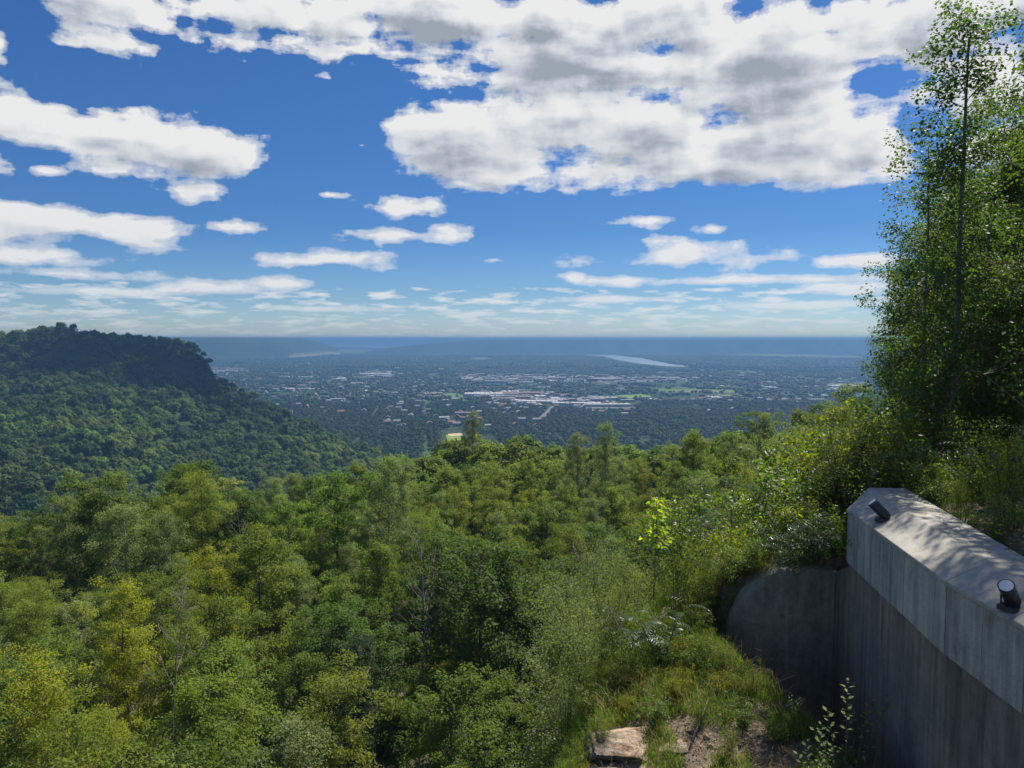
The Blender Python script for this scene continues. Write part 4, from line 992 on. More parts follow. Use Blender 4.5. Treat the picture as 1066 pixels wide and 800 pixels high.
for i, (px, py, d, s, sz, lab) in enumerate([
        (1000, 470, 17.0, .92, 1.0, 'dense young tree at the left edge of the right-hand tree group'), (1018, 470, 15.0, .85, .95, 'dense young tree directly behind the tall aspen trunk'),
        (1055, 470, 15.5, 1.0, 1.0, 'tall dense tree right behind the tall aspen, at mid height of the group'), (1100, 480, 14.0, .98, 1.08, 'dense tree at the right frame edge above the wall'),
        (980, 478, 21, .8, .9, 'farther young tree showing at the left foot of the right-hand group'), (1045, 470, 20, 1.2, 1.0, 'background tree filling the gap between the two dense right-hand trees'),
        (1120, 470, 18, 1.3, 1.1, 'highest dense tree cut off by the right frame edge'), (1060, 500, 11.0, .58, .9, 'low bushy tree right of the tall aspen, just behind the wall'),
        (1020, 470, 12.8, .62, 1.05, 'bushy young tree close behind the foot of the tall aspen'), (985, 470, 18.5, .75, .95, 'dark young tree low in the right-hand group, left of the tall aspen'), (1075, 470, 16.5, 1.15, 1.05, 'full leafy tree deep in the right-hand group near the frame edge'),
        (1005, 480, 24, 1.0, .9, 'shaded tree deep behind the dense young trees at right')]):
    near_tree(yt[i % 3], px, py, d, s, i * 1.7, lab, sz)

# ------------------------------------------------------------------ forest below
def kinds():
    K = {}
    def k(name, mt, bark, n, **kw):
        K[name] = [tree_proto(name.replace(' ', '_') if False else {'mid': 'broadleaf_tree', 'dark': 'maple_tree', 'olive': 'ash_tree', 'grey': 'willow_tree', 'yellow': 'young_elm_tree', 'conifer': 'conifer_tree'}[name], 300 + hash_(name) + i, M[mt], M[bark], **kw) for i in range(n)]
    k('mid', 'leaf_mid', 'bark', 3, Ht=14, base=.26, R=3.1, nprim=30, nsec=5, per=165, leaf=.20, clump=.82, lt=.8, prof=tall_profile, tr=.17, rise=.8, sparse=.10)
    k('dark', 'leaf_dark', 'bark', 2, Ht=14.5, base=.2, R=3.7, nprim=34, nsec=6, per=170, leaf=.20, clump=.82, lt=.7, prof=round_profile, tr=.2)
    k('olive', 'leaf_olive', 'bark', 3, Ht=14, base=.3, R=2.9, nprim=30, nsec=5, per=165, leaf=.17, clump=.74, sparse=.14, lt=.7, prof=vase_profile, tr=.14, rise=1.0, flat=.5, aspect=.42)
    k('grey', 'leaf_grey', 'bark_pale', 2, Ht=16, base=.28, R=2.3, nprim=32, nsec=5, per=150, leaf=.16, clump=.6, sparse=.12, lt=.7, prof=tall_profile, tr=.14, rise=1.3, flat=.9, aspect=.5)
    k('yellow', 'leaf_yellow', 'bark', 2, Ht=12.5, base=.2, R=2.4, nprim=24, nsec=6, per=160, leaf=.17, clump=.7, lt=.7, prof=tall_profile, tr=.12, rise=.9, aspect=.45)
    k('conifer', 'leaf_conifer', 'bark', 1, Ht=12.5, base=.08, R=1.7, nprim=60, nsec=5, per=60, leaf=.17, clump=.36, prof=cone_profile, tr=.14, rise=.1, flat=.45, aspect=.25)
    return K
def hash_(s): return {'mid': 0, 'dark': 10, 'olive': 20, 'grey': 30, 'yellow': 40, 'conifer': 50}[s]
TK = kinds()
TL = {'mid': 'mid-green broadleaf', 'dark': 'dark dense', 'olive': 'olive-green open', 'grey': 'grey-green narrow', 'yellow': 'yellowish-green', 'conifer': 'dark conical'}
FL = ['bare dead tree', 'large dark round tree', 'yellow sapling', 'pale flowering crown', 'tall skyline poplar', 'leaning dead snag', 'rock ledge', 'left frame edge', 'bottom frame edge']
sky = np.full(1300, 900.0)          # python-side occlusion over pixel columns (for leaving out trees nobody sees)
cands = []
r = np.random.default_rng(11)
# special trees
SPECIAL = [('dark', 110, 500, 84, 1.05, 'large dark round-crowned tree in the left of the forest'), ('grey', 492, 432, 172, 1.25, 'tall grey-green poplar sticking up highest on the forest skyline'),
           ('grey', 285, 500, 112, .95, 'pale feathery willow at the skyline right of the pale flowering crown'), ('grey', 350, 512, 108, .9, 'second pale feathery willow at the skyline, farther right'),
           ('mid', 205, 487, 112, 1.0, 'rounded green tree at the skyline just left of the pale flowering crown'), ('conifer', 372, 668, 46, .8, 'dark conifer standing between dead tree and bottom of the photo'),
           ('dark', 570, 530, 92, 1.0, 'dark tree in the middle of the forest, above the leaning snag'), ('dark', 790, 432, 134, .95, 'dark broad tree on the right part of the forest skyline')]
for k, px, py, d, s, lab in SPECIAL:
    q = P(px, py, d); cands.append([q.y, q.x, k, s, lab, q.z])
n_try = 0; acc = []
y = 27.0
while y < 215:
    sp = 5.6 if y < 60 else 6.2
    hw = y * .76 + 5
    x = -hw + r.uniform(0, sp)
    while x < hw:
        acc.append((x + r.uniform(-.3, .3) * sp, y + r.uniform(-.45, .45) * sp)); x += sp * r.uniform(.85, 1.3)
    y += sp * .93
for x, y in acc:
    px = CX + F * x / y
    e = float(np.interp(px, EDGE[:, 0], EDGE[:, 1]))
    if y > e + 22: continue
    s_, _ = lip_sd(np.array([x]), np.array([y]))
    if s_[0] > -3.2: continue
    if any(abs(c[4] is not None and math.hypot(c[1] - x, c[0] - y)) < 4.2 and c[4] is not None for c in cands[:len(SPECIAL)]): continue
    nz = fbm(np.array([x / 26.]), np.array([y / 26.]), 66)[0]
    w = np.array([.32, .13, .21, .20, .11, .03]); 
    if y < 48: w = np.array([.18, .08, .40, .06, .27, .01])
    if nz > .56: w = w * [1, 2.4, .6, .6, .4, 1]
    if nz < .42: w = w * [.7, .4, 1.5, 1.6, 1.6, 1]
    w /= w.sum(); k = r.choice(['mid', 'dark', 'olive', 'grey', 'yellow', 'conifer'], p=w)
    cands.append([y, x, k, float(np.clip(r.normal(.93, .15), .6, 1.25)), None, None])
cands.sort(key=lambda c: c[0])
placed = 0; hidden = []
for y, x, k, s, lab, ztop in cands:
    p = random.choice(TK[k]); g = float(slope_z(np.array([x]), np.array([y]))[0])
    if y < 40: g -= .5
    top = g + p.H * s
    if ztop is not None: s = max(.6, (ztop - g) / p.H) if (ztop - g) / p.H < 1.5 else 1.5; top = ztop; g = top - p.H * s
    pr = proj((x, y, top)); mid = proj((x, y, g + p.H * s * .72)); w = p.R * s * F / pr[2]
    if pr[0] + w < -15 or pr[0] - w > 1010: continue
    if pr[1] > 840: continue
    c0 = int(max(0, pr[0] - w * .7 + 100)); c1 = int(min(1299, pr[0] + w * .7 + 100))
    seg = sky[c0:c1 + 1]
    if len(seg) == 0 or (seg < pr[1] + 5).mean() > .85: continue
    sky[c0:c1 + 1] = np.minimum(seg, mid[1] - w * .15)
    rz = random.uniform(0, 6.28)
    if placed >= 292 and lab is None: hidden.append((x, y, g, s, k)); continue
    t = place_tree(p, (x, y, g), rz, s, random.uniform(.9, 1.18) if lab is None else 1.0); placed += 1
    if lab: tag(t, lab, 'tree', 'trees of the forest below')
    else: reg(t, TL[k], 'tree', 'tree', 'trees of the forest below', mid[0], mid[1], FL)
print('forest trees', placed, 'rest', len(hidden))

# pale flowering crown on the skyline
pf = tree_proto('flowering_tree', 401, M['leaf_pale'], M['bark_pale'], Ht=10, base=.3, R=2.4, nprim=16, nsec=6, per=80, leaf=.24, clump=.55, prof=round_profile, tr=.12)
q = P(238, 500, 108); t = place_tree(pf, (q.x, q.y, q.z - 10), 1, 1); tag(t, 'pale flowering crown of a tree on the left skyline of the forest', 'tree')
# dead trees
def dead_tree(seed, Ht, n, tr, lean):
    r = np.random.default_rng(seed); mb = MB(); top = Vector((lean * Ht, 0, Ht))
    tr *= .8; tr_pts = [Vector((0, 0, 0)).lerp(top, u) + Vector((r.normal(0, .12), r.normal(0, .12), 0)) * u for u in np.linspace(0, 1, 8)]
    mb.tube(tr_pts, [tr * (1 - .85 * u) for u in np.linspace(0, 1, 8)], 7)
    for i in range(n):
        u = r.uniform(.35, .97); b = Vector((0, 0, 0)).lerp(top, u); a = r.uniform(0, 6.28); L = Ht * .33 * (1.1 - u) + .4
        d = Vector((math.cos(a), math.sin(a), r.uniform(.6, 1.3))).normalized(); m_ = b + d * L * .5 + Vector((0, 0, -.05)); e = b + d * L + Vector((0, 0, .15 * L))
        mb.tube([b, m_, e], [tr * .3 * (1.1 - u) + .01, tr * .16 + .006, .006], 4, cap=False)
        for j in range(3):
            f = r.uniform(.3, 1); bb = b.lerp(e, f); dd = Vector(r.normal(0, 1, 3)); dd.z = abs(dd.z); dd.normalize(); mb.tube([bb, bb + dd * L * .35], [.016, .005], 3, cap=False)
    return mb
for seed, px, pt, pb, d, tr, lean, lab in [(1, 436, 545, 610, 52, .13, -.05, 'bare dead tree with many thin branches in the middle of the forest'), (2, 452, 560, 620, 50, .09, .12, 'thinner dead tree leaning right beside the bare dead tree'),
                                           (3, 606, 560, 680, 36, .09, -.16, 'leaning dead snag with few branches, left of the rock ledge'), (4, 190, 590, 700, 42, .09, .10, 'grey dead trunk among the left trees, below the dark round tree'),
                                           (5, 247, 520, 590, 84, .13, -.08, 'forked pale dead trunk under the pale flowering crown')]:
    p1 = P(px, pt, d); Ht = 10 if d > 40 else 8
    o = dead_tree(seed, Ht, 20, tr, lean).build('dead_tree', M['bark_dead'], smooth=True)
    o.location = (p1.x - lean * Ht, p1.y, p1.z - Ht - (0 if px in (436, 606) else 1.2)); tag(o, lab, 'dead tree', 'dead trees of the forest')

# ------------------------------------------------------------------ uncountable woods through geometry nodes
def scatter(name, pts, scl, rot, idx, protos, label, cat):
    me = bpy.data.meshes.new(name); me.vertices.add(len(pts)); me.vertices.foreach_set('co', np.asarray(pts, np.float32).ravel())
    for nm, typ, arr in (('scl', 'FLOAT', scl), ('rot', 'FLOAT', rot), ('pick', 'INT', idx)):
        a = me.attributes.new(nm, typ, 'POINT'); a.data.foreach_set('value', np.asarray(arr, np.int32 if typ == 'INT' else np.float32))
    o = link(name, me)
    ng = bpy.data.node_groups.new(name + '_nodes', 'GeometryNodeTree')
    ng.interface.new_socket('Geometry', in_out='INPUT', socket_type='NodeSocketGeometry'); ng.interface.new_socket('Geometry', in_out='OUTPUT', socket_type='NodeSocketGeometry')
    gi = ng.nodes.new('NodeGroupInput'); go = ng.nodes.new('NodeGroupOutput'); jn = ng.nodes.new('GeometryNodeJoinGeometry')
    def attr(nm, ty):
        a = ng.nodes.new('GeometryNodeInputNamedAttribute'); a.data_type = ty; a.inputs['Name'].default_value = nm; return a.outputs[0]
    sc = attr('scl', 'FLOAT'); ro = attr('rot', 'FLOAT'); pk = attr('pick', 'INT')
    cx = ng.nodes.new('ShaderNodeCombineXYZ'); ng.links.new(ro, cx.inputs[2])
    for i, me_p in enumerate(protos):
        po = bpy.data.objects.new('crown_source', me_p)
        oi = ng.nodes.new('GeometryNodeObjectInfo'); oi.inputs['Object'].default_value = po; oi.inputs['As Instance'].default_value = True
        cmp = ng.nodes.new('FunctionNodeCompare'); cmp.data_type = 'INT'; cmp.operation = 'EQUAL'; ng.links.new(pk, cmp.inputs[2]); cmp.inputs[3].default_value = i
        ip = ng.nodes.new('GeometryNodeInstanceOnPoints'); ng.links.new(gi.outputs[0], ip.inputs['Points']); ng.links.new(cmp.outputs[0], ip.inputs['Selection'])
        ng.links.new(oi.outputs['Geometry'], ip.inputs['Instance']); ng.links.new(cx.outputs[0], ip.inputs['Rotation']); ng.links.new(sc, ip.inputs['Scale'])
        ng.links.new(ip.outputs[0], jn.inputs[0])
    ng.links.new(jn.outputs[0], go.inputs[0])
    md = o.modifiers.new('scatter', 'NODES'); md.node_group = ng
    stuff(o, label, cat); return o

def crown_mesh(seed, n_cl, per, R, Hh, leaf, clump, mt):
    r = np.random.default_rng(seed); d = unit(r.normal(0, 1, (n_cl, 3))); d[:, 2] = np.abs(d[:, 2]) * 1.0 - .15
    C = d * np.array([R, R, Hh * .5]) * r.uniform(.7, 1.0, (n_cl, 1)) + [0, 0, Hh * .48]
    idx = np.repeat(np.arange(n_cl), per); n = len(idx); g = unit(r.normal(0, 1, (n, 3))) * r.uniform(.3, 1, (n, 1))
    Pp = C[idx] + g * clump; Nn = unit(g * 1.0 + d[idx] * .8 + [0, 0, .5] + r.normal(0, .4, (n, 3))); D = np.cross(Nn, r.normal(0, 1, (n, 3)))
    tt = np.clip(r.uniform(0, .6, n_cl)[idx] + r.uniform(0, .45, n), 0, 1)
    V, F_, tt = leaf_faces(Pp, D, Nn, leaf * r.uniform(.7, 1.2, n), tt, .8)
    # trunk
    mb = MB(); mb.tube([(0, 0, -4), (0, 0, Hh * .6)], [.22, .1], 5); tv = np.array(mb.v); nq = len(V)
    F2 = np.array([f for f in mb.f if len(f) == 4]) + nq
    return np_mesh('wood_crown', np.concatenate([V, tv]), [F_, F2], np.concatenate([tt, np.zeros(len(F2))]), [mt])
M['leaf_hilld'] = leaf_mat('leaf_hill_dark', G(.024, .050, .016), G(.060, .100, .028), trans=.25, var=.3)
M['leaf_hill2'] = leaf_mat('leaf_hill_light', G(.085, .130, .026), G(.165, .215, .042), trans=.4, var=.3)
hc = [crown_mesh(500 + i, [34, 22, 30, 26, 16][i], 30, [4.6, 3.8, 5.2, 4.4, 2.6][i], [9, 10, 8.5, 9, 12][i], 1.0, 1.3, M[['leaf_hill', 'leaf_hill', 'leaf_hill', 'leaf_hill2', 'leaf_hilld'][i]]) for i in range(5)]
r = np.random.default_rng(77); sp = 9.2
X, Y = np.meshgrid(np.arange(-1150, 120, sp), np.arange(400, 1290, sp)); X = X + r.uniform(-.45, .45, X.shape) * sp; Y = Y + r.uniform(-.45, .45, Y.shape) * sp
X = X.ravel(); Y = Y.ravel(); Z = hill_z(X, Y)
px = CX + F * X / Y; py = 353 + F * (H - Z) / Y
e = 2.0; gxn = (hill_z(X + e, Y) - hill_z(X - e, Y)) / (2 * e); gyn = (hill_z(X, Y + e) - hill_z(X, Y - e)) / (2 * e); steep = np.hypot(gxn, gyn)
m = (fbm(X / 24, Y / 24, 99) > .30) & (px > -60) & (px < 480) & (py < 575) & (Z > 1) & (gyn > -.55) & ((steep < 1.25) | (r.uniform(0, 1, X.shape) < .25))
X, Y, Z = X[m], Y[m], Z[m]; n = len(X); print('hill trees', n)
lightp = fbm(X / 90, Y / 90, 41); pick = np.where((lightp > .55) & (r.uniform(0, 1, n) < .6), 3, r.choice([0, 1, 2, 4], n))
scatter('hill_woods', np.stack([X, Y, Z - 1.0], 1), (.55 + 1.5 * r.uniform(0, 1, n) ** 1.6) * (1 + .5 * (fbm(X / 40, Y / 40, 2) - .5)), r.uniform(0, 6.28, n), pick, hc, 'dense summer woods covering the left hill up to its cliff', 'woods')
# back slope of the near forest and bench beyond the forest edge
if hidden:
    hx = np.array([h[0] for h in hidden]); hy = np.array([h[1] for h in hidden]); hz_ = np.array([h[2] for h in hidden])
nb = 2600; X = r.uniform(-300, 420, nb); Y = r.uniform(120, 420, nb); Z = slope_z(X, Y); px = CX + F * X / Y; e_ = np.interp(px, EDGE[:, 0], EDGE[:, 1])
m = (Y > e_ + 14) & (px > -50) & (px < 1100) & (Z > 3); X, Y, Z = X[m], Y[m], Z[m]; n = len(X)
fine = [crown_mesh(520 + i, 50, 40, 4.6, 10, .55, 1.1, M['leaf_mid' if i else 'leaf_dark']) for i in range(3)]
PT = [np.stack([X, Y, Z], 1)]; SC = [r.uniform(.7, 1.1, n)]
if hidden: PT.append(np.stack([hx, hy, hz_ + 3], 1)); SC.append(np.array([h[3] for h in hidden]) * 1.0)
PT = np.concatenate(PT); SC = np.concatenate(SC)
scatter('lower_slope_woods', PT, SC, r.uniform(0, 6.28, len(PT)), r.integers(0, 3, len(PT)), fine, 'woods falling away behind the forest skyline', 'woods')

# unseen cloud added above the frame so its shade lies on the left hill top
def thin_cloud():
    m, nt, out = mat('thin_cloud'); L = nt.links.new
    d = N(nt, 'ShaderNodeBsdfDiffuse', inp={'Color': G(.85, .86, .88)}); t = N(nt, 'ShaderNodeBsdfTransparent'); mx = N(nt, 'ShaderNodeMixShader')
    tc = N(nt, 'ShaderNodeTexCoord'); n = noise(nt, .02, 5, .6, tc.outputs['Object']); L(ramp(nt, n, [(.35, G(.02, .02, .02)), (.65, G(.42, .42, .42))]), mx.inputs[0])
    L(t.outputs[0], mx.inputs[1]); L(d.outputs[0], mx.inputs[2]); L(mx.outputs[0], out.inputs[0]); return m
def cloud_mesh():
    import bmesh
    bm = bmesh.new(); r = np.random.default_rng(3)
    for i in range(60):
        a = r.uniform(0, 6.28); q = r.uniform(0, 1) ** .6 * 1.15; R0 = r.uniform(14, 46)
        m4 = Matrix.Translation((math.cos(a) * q * 230, math.sin(a) * q * (95 if math.cos(a) < .2 else 60), R0 * .35)) @ Matrix.Diagonal((1.25, 1, .6, 1))
        bmesh.ops.create_icosphere(bm, subdivisions=3, radius=R0, matrix=m4)
    for v in bm.verts:
        v.co += Vector(r.normal(0, 2.0, 3))
        if v.co.z < 0: v.co.z *= .25
    me = bpy.data.meshes.new('cloud'); bm.to_mesh(me); bm.free(); me.materials.append(thin_cloud()); return me
tgt = Vector((-560, 1165, 160)); up_ = 1500.0
o = link('cloud', cloud_mesh()); o.location = tgt + S * (up_ / S.z); o.rotation_euler = (0, 0, -.22)
tag(o, 'unseen thin cloud above the frame, added to shade the top of the left hill', 'cloud')
# gravel and litter on the bare part of the ledge
r = np.random.default_rng(8); n = 9000; X = r.uniform(.9, 3.3, n); Y = r.uniform(5.9, 8.1, n); m = (X < 2.5 + (8.9 - Y) * .36) & (fbm(X * 4, Y * 4, 3) > .42)
X, Y = X[m], Y[m]; n = len(X)
scatter('gravel', np.stack([X, Y, near_z(X, Y) + .002], 1), r.uniform(.05, .26, n) ** 1.3, r.uniform(0, 6.28, n), r.integers(0, 4, n), pebs, 'fine tan gravel and rock crumbs over the bare soil of the ledge', 'gravel')
M['litter'] = leaf_mat('leaf_litter', G(.10, .065, .03), G(.30, .21, .11), trans=.1, var=.05)
pts = sample_ground(5200, lambda X, Y: (X < 2.5 + (8.9 - Y) * .36) & (fbm(X * 3, Y * 3, 14) > .45), .9, 3.3, 5.9, 8.3, 15); n = len(pts); pts[:, 2] += .018
cp = np.stack([r.uniform(3.62, 4.25, 160), r.uniform(4.6, 8.7, 160), np.full(160, H - 1.783)], 1); cp = cp[cp[:, 0] > np.interp(cp[:, 1], [5.1, 5.87, 8.87], [3.9, 3.93, 4.42])]
pts = np.concatenate([pts, cp]); n = len(pts)
V, F_, tt = leaf_faces(pts, r.normal(0, 1, (n, 3)) * [1, 1, .15], r.normal(0, .25, (n, 3)) + [0, 0, 1], r.uniform(.012, .035, n), r.uniform(0, 1, n), .5, .08)
stuff(link('leaf_litter', np_mesh('leaf_litter', V, [F_], tt, [M['litter']])), 'dry brown leaf litter scattered over soil and wall coping', 'leaf litter')
# ------------------------------------------------------------------ town
def house_mesh(L, W, hh, rf, wallm, roofm, flat=False, nwin=3):
    mb = MB(); mb.box((0, 0, hh / 2), (L, W, hh), m=0)
    if flat:
        mb.box((0, 0, hh + .25), (L + .6, W + .6, .5), m=1)
        for k in range(int(L / 14)): mb.box((-L / 2 + 7 + k * 14, W * .1, hh + 1.0), (3, 2.4, 1.2), m=2)
    else:
        o = .5; a, b = L / 2 + o, W / 2 + o; z = hh
        mb.add([(-a, -b, z), (a, -b, z), (a, b, z), (-a, b, z), (-a, 0, z + rf), (a, 0, z + rf)], [(0, 1, 5, 4), (2, 3, 4, 5), (0, 4, 3), (1, 2, 5), (3, 2, 1, 0)], 1)
        mb.box((L * .2, W * .15, z + rf * .8), (.8, .8, 1.8), m=2)
    for k in range(nwin):
        for zz in ([hh * .5] if hh < 4.5 else [hh * .28, hh * .72]):
            for sgn in (-1, 1): mb.box((-L / 2 + (k + .5) * L / nwin, sgn * (W / 2 + .02), zz), (min(1.4, L / nwin * .5), .06, 1.3), m=3)
    return mb.mesh('house', [wallm, roofm, M['trimgrey'], M['winglass']])
M['trimgrey'] = simple_mat('vent_grey', G(.3, .3, .3)); M['winglass'] = simple_mat('window_glass', G(.05, .06, .07), .15, .6)
W_ = {n: simple_mat('siding_' + n, c, .8, .2, .8, .08) for n, c in dict(white=G(.44, .44, .42), cream=G(.58, .52, .42), grey=G(.38, .39, .41), tan=G(.42, .34, .26), brick=G(.28, .14, .10), blue=G(.30, .36, .42)).items()}
RF = {n: simple_mat('roof_' + n, c, .85, .2, .6, .15) for n, c in dict(grey=G(.20, .20, .21), brown=G(.15, .11, .09), pale=G(.30, .29, .28), white=G(.46, .46, .45), red=G(.26, .12, .09)).items()}
HT = [('white-walled grey-roofed', 'house', house_mesh(13, 9, 5.6, 2.6, W_['white'], RF['grey'])), ('cream-walled brown-roofed', 'house', house_mesh(12, 9, 5.6, 2.8, W_['cream'], RF['brown'])),
      ('pale low grey-roofed', 'house', house_mesh(17, 9, 3.2, 2.2, W_['white'], RF['pale'], nwin=4)), ('brick-walled', 'house', house_mesh(12, 10, 5.8, 2.8, W_['brick'], RF['brown'])),
      ('bluish-grey-walled', 'house', house_mesh(13, 8, 5.6, 3, W_['blue'], RF['grey'])), ('tan-walled', 'house', house_mesh(14, 9, 5.6, 2.6, W_['tan'], RF['red'])),
      ('flat white-roofed', 'commercial building', house_mesh(46, 26, 6, 0, W_['cream'], RF['white'], True, 9)), ('flat grey-roofed', 'commercial building', house_mesh(38, 22, 7, 0, W_['grey'], RF['pale'], True, 8)),
      ('flat-roofed brick', 'commercial building', house_mesh(34, 20, 10, 0, W_['brick'], RF['grey'], True, 7))]
TOWNL = ['cliff on the left hill', 'ball field', 'river', 'long white warehouse', 'tall skyline poplar']
BX = []
def put_building(ti, x, y, rz, s=1.0, label=None, firsts={}):
    adj, noun, me = HT[ti]
    if ti not in firsts: o = link('house' if ti < 6 else 'commercial_building', me); firsts[ti] = o
    else: o = firsts[ti].copy(); COL.objects.link(o)
    o.location = (x, y, 0); o.rotation_euler = (0, 0, rz); o.scale = (s, s, s); BX.append((x, y, 30 if ti < 6 else 70))
    pr = proj((x, y, 5))
    grp = 'houses of the town in the valley' if ti < 6 else 'large flat-roofed buildings of the town'
    cat = 'house' if ti < 6 else 'building'
    if label: tag(o, label, cat, grp)
    else: reg(o, adj, noun, cat, grp, pr[0], pr[1], TOWNL, True)
def special(px, py, L, W, hh, rz, wm, rm, lab, name='warehouse'):
    x, y = ground_at(px, py); o = link(name, house_mesh(L, W, hh, 0, W_[wm], RF[rm], True, max(4, int(L / 12)))); o.location = (x, y, 0); o.rotation_euler = (0, 0, rz)
    tag(o, lab, 'warehouse', 'large warehouses in the valley'); BX.append((x, y, L * .6 + 25))
special(391, 391, 150, 60, 9, .1, 'white', 'white', 'long white warehouse standing alone in the left half of the valley')
special(402, 393.5, 60, 40, 8, -.4, 'brick', 'white', 'reddish-walled warehouse beside the long white warehouse')
special(512, 412.5, 170, 60, 9, .05, 'white', 'white', 'widest white-roofed warehouse in the centre of the valley')
special(545, 412, 130, 70, 10, .05, 'brick', 'brown', 'brown-roofed warehouse right of the widest white-roofed warehouse')
special(560, 420, 110, 36, 7, -.15, 'cream', 'white', 'pale warehouse below the brown-roofed warehouse')
special(600, 422, 130, 30, 7, .0, 'white', 'white', 'left one of two long low white buildings nearest behind the forest')
special(632, 423.5, 120, 26, 7, .0, 'white', 'white', 'right one of two long low white buildings nearest behind the forest')
special(632, 396, 130, 50, 9, .1, 'white', 'white', 'white warehouse in the grey industrial strip below the river')
special(572, 395, 150, 60, 9, 0, 'grey', 'pale', 'grey warehouse in the industrial strip, left of the white warehouse there')
special(690, 395, 150, 50, 9, 0, 'cream', 'pale', 'cream warehouse in the industrial strip, right of the white warehouse there')
special(880, 404, 120, 50, 9, .1, 'cream', 'white', 'pale warehouse at the right of the valley beside the right-hand trees')
special(520, 399, 120, 40, 9, .0, 'grey', 'pale', 'grey warehouse at the left end of the industrial strip')
special(236, 387, 110, 40, 8, .2, 'white', 'pale', 'pale building right of the cliff beside the pale road')
r = np.random.default_rng(91)
zones = [(205, 380, 384, 432, 70), (300, 480, 378, 404, 40), (400, 560, 400, 446, 75), (500, 660, 390, 432, 90), (640, 900, 392, 430, 110), (700, 900, 385, 400, 30), (410, 470, 440, 462, 18)]
nh = 0
for x0, x1, y0, y1, cnt in zones:
    k = 0; tr_ = 0
    while k < cnt and nh < 290 and tr_ < 2000:
        tr_ += 1
        px = r.uniform(x0, x1); py = y0 + (y1 - y0) * r.uniform(0, 1) ** .8; x, y = ground_at(px, py)
        if any(inside(c, np.array([x]), np.array([y]))[0] for c in CLEAR[:4]): continue
        if y < 1650 and px < 400: continue
        big = r.uniform() < (.16 if py < 425 else .03)
        ti = int(r.choice([6, 7, 8])) if big else int(r.choice([0, 0, 1, 2, 2, 3, 4, 5]))
        if any((x - a) ** 2 + (y - b) ** 2 < (22 if not big else 50) ** 2 for a, b, c in BX): continue
        put_building(ti, x, y, float(r.choice([0, 1.5708])) + .12 + r.normal(0, .04), r.uniform(.95, 1.3)); k += 1; nh += 1
print('houses', nh)
# more distant houses: uncountable specks
n = 1000; px = r.uniform(200, 905, n); py = r.uniform(378, 420, n); g_ = np.array([ground_at(a, b) for a, b in zip(px, py)])
dn = fbm(g_[:, 0] / 500, g_[:, 1] / 500, 17); m = dn > .47
for c in CLEAR[:4]: m &= ~inside(c, g_[:, 0], g_[:, 1])
g_ = g_[m]
q_ = np.concatenate([r.uniform(c.min(0), c.max(0), (260, 2)) for c in PAVED]); q_ = q_[np.any([inside(c, q_[:, 0], q_[:, 1]) for c in PAVED], axis=0)]
q_ = q_[[not any(abs(x - a) < c_ and abs(y - b) < 60 for a, b, c_ in BX if c_ > 60) for x, y in q_]]; nq_ = len(q_); g_ = np.concatenate([g_, q_]); n = len(g_)
scatter('distant_houses', np.concatenate([g_, np.zeros((n, 1))], 1), r.uniform(.8, 1.3, n), r.choice([.12, 1.69], n), np.concatenate([r.choice([0, 1, 2, 3, 4, 5, 6, 7], n - nq_, p=[.24, .12, .24, .1, .1, .1, .06, .04]), r.choice([2, 5, 6, 7, 8], nq_, p=[.2, .2, .15, .3, .15])]), [HT[i][2] for i in range(9)], 'hundreds of tiny far houses scattered through the valley trees', 'houses')

def town_crowns(seed, k=4, rad=11, cr=4.2, ch=9):
    r = np.random.default_rng(seed); import bmesh; Vs = []; Fs = []; T = []; nv = 0
    for i in range(k):
        bm = bmesh.new(); bmesh.ops.create_icosphere(bm, subdivisions=2 if k < 3 else 1, radius=1)
        Vv = np.array([v.co[:] for v in bm.verts]); Fc = np.array([[v.index for v in f.verts] for f in bm.faces]); bm.free()
        Vv = Vv * (1 + r.normal(0, .16, (len(Vv), 1))); s = r.uniform(.65, 1.2)
        a = r.uniform(0, 6.28); q = rad * math.sqrt(r.uniform(0, 1)) if k > 1 else 0
        Vv = Vv * [cr * s, cr * s, ch * .46 * s] + [math.cos(a) * q, math.sin(a) * q, ch * .5 * s]
        Vs.append(Vv); Fs.append(Fc + nv); nv += len(Vv); T.append(np.clip(r.uniform(0, .7) + r.uniform(0, .3, len(Fc)), 0, 1))
    return np_mesh('town_crown', np.concatenate(Vs), [np.concatenate(Fs)], np.concatenate(T), [M['leaf_town']])
tcp = [town_crowns(700 + i) for i in range(6)]
def leafy_town(seed): return crown_mesh(seed, 16, 10, 4.6, 9.5, 1.9, 1.5, M['leaf_town'])
tcn = [leafy_town(720 + i) for i in range(4)]
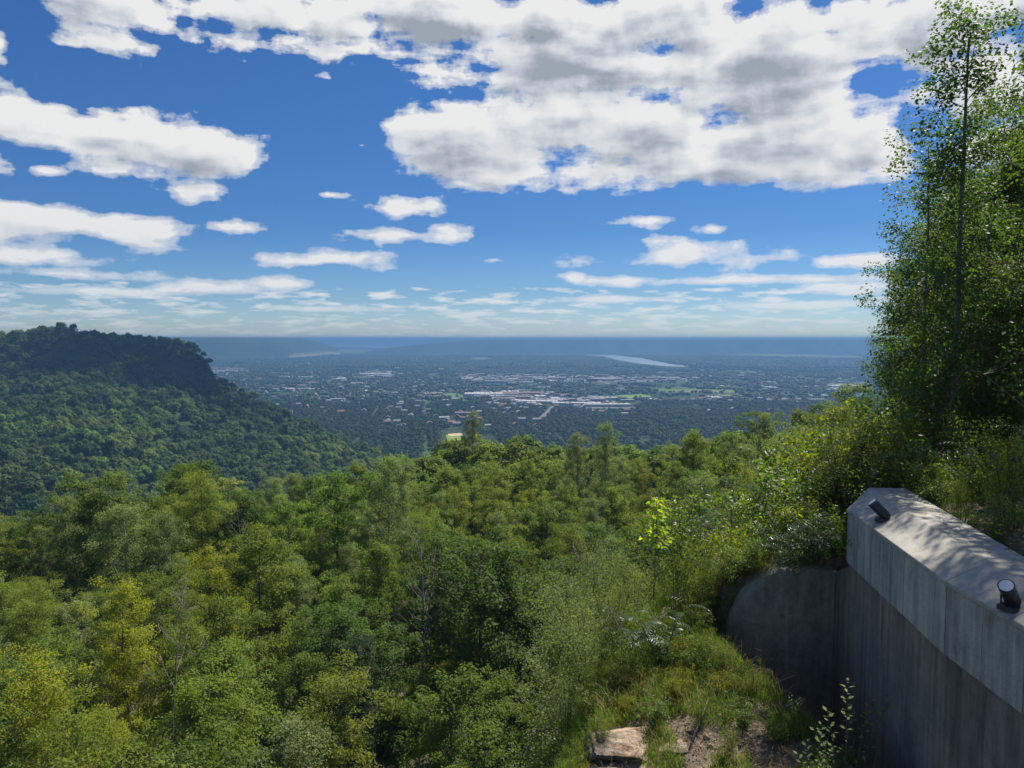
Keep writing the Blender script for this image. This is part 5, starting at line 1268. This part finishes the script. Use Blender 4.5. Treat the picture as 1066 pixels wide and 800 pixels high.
# sample uniformly in ground area, nearer ones as single leafy trees
def valley_points(n, y0, y1, seed):
    r = np.random.default_rng(seed); Y = np.sqrt(r.uniform(y0 ** 2, y1 ** 2, n)); X = Y * r.uniform(-.46, .56, n); return X, Y
def mask_valley(X, Y, dens_thr):
    m = np.ones(X.shape, bool)
    for c in CLEAR:
        if not any(c is q for q in PAVED): m &= ~inside(c, X, Y)
    m_pave = np.zeros(X.shape, bool)
    for c in PAVED: m_pave |= inside(c, X, Y)
    # cleared strip on the viewer's side of each building
    B = np.array(BX); key = {}
    for bx, by, rr_ in BX: key.setdefault((int(bx // 100), int(by // 100)), []).append((bx, by, rr_))
    near = np.zeros(X.shape, bool)
    for bx, by, rr_ in BX:
        hw = 9 if rr_ < 40 else rr_ - 24
        dl = 70 if rr_ < 40 else 130
        near |= (np.abs(X - bx * Y / by) < hw) & (Y < by + (8 if rr_ < 40 else 25)) & (Y > by - dl)
    m &= ~near
    # streets and yards
    u = X * math.cos(.12) + Y * math.sin(.12); v_ = -X * math.sin(.12) + Y * math.cos(.12)
    street = ((np.mod(u, 120) < 11) | (np.mod(v_, 95) < 13)) & (fbm(X / 600, Y / 600, 5) > .42)
    m &= ~street
    m &= fbm(X / 120, Y / 160, 29) > dens_thr
    m &= ~m_pave | (fbm(X / 90, Y / 130, 57) > .52)
    return m
X1, Y1 = valley_points(30000, 600, 2100, 5)
Z1 = hill_z(X1, Y1); m = mask_valley(X1, Y1, .28) & ((Z1 < 3) | (X1 > 190) | (Y1 > 1800)); X1, Y1 = X1[m], Y1[m]; n = len(X1)
scatter('town_trees', np.stack([X1, Y1, X1 * 0], 1), r.uniform(.7, 1.25, n), r.uniform(0, 6.28, n), r.integers(0, 4, n), tcn, 'dark trees filling the nearer part of the valley town', 'woods')
X2, Y2 = valley_points(62000, 2100, 7900, 6)
m = mask_valley(X2, Y2, .38); X2, Y2 = X2[m], Y2[m]; n = len(X2); print('valley', len(X1), n)
scatter('valley_trees', np.stack([X2, Y2, X2 * 0], 1), r.uniform(.8, 1.4, n) * np.where(Y2 > 4500, 1.5, 1), r.uniform(0, 6.28, n), r.integers(0, 6, n), tcp, 'far dark trees filling the flat valley as far as the river', 'woods')

finish_labels()
# ------------------------------------------------------------------ render settings
scene.view_settings.view_transform = 'Standard'; scene.view_settings.look = 'None'; scene.view_settings.exposure = .55; scene.view_settings.gamma = 1
c = scene.cycles; c.max_bounces = 6; c.diffuse_bounces = 3; c.glossy_bounces = 2; c.transmission_bounces = 4; c.volume_bounces = 1; c.transparent_max_bounces = 6
c.use_denoising = True; c.denoiser = 'OPENIMAGEDENOISE'; c.denoising_input_passes = 'RGB_ALBEDO_NORMAL'; c.denoising_prefilter = 'ACCURATE'
c.caustics_reflective = False; c.caustics_refractive = False; c.sample_clamp_indirect = 6
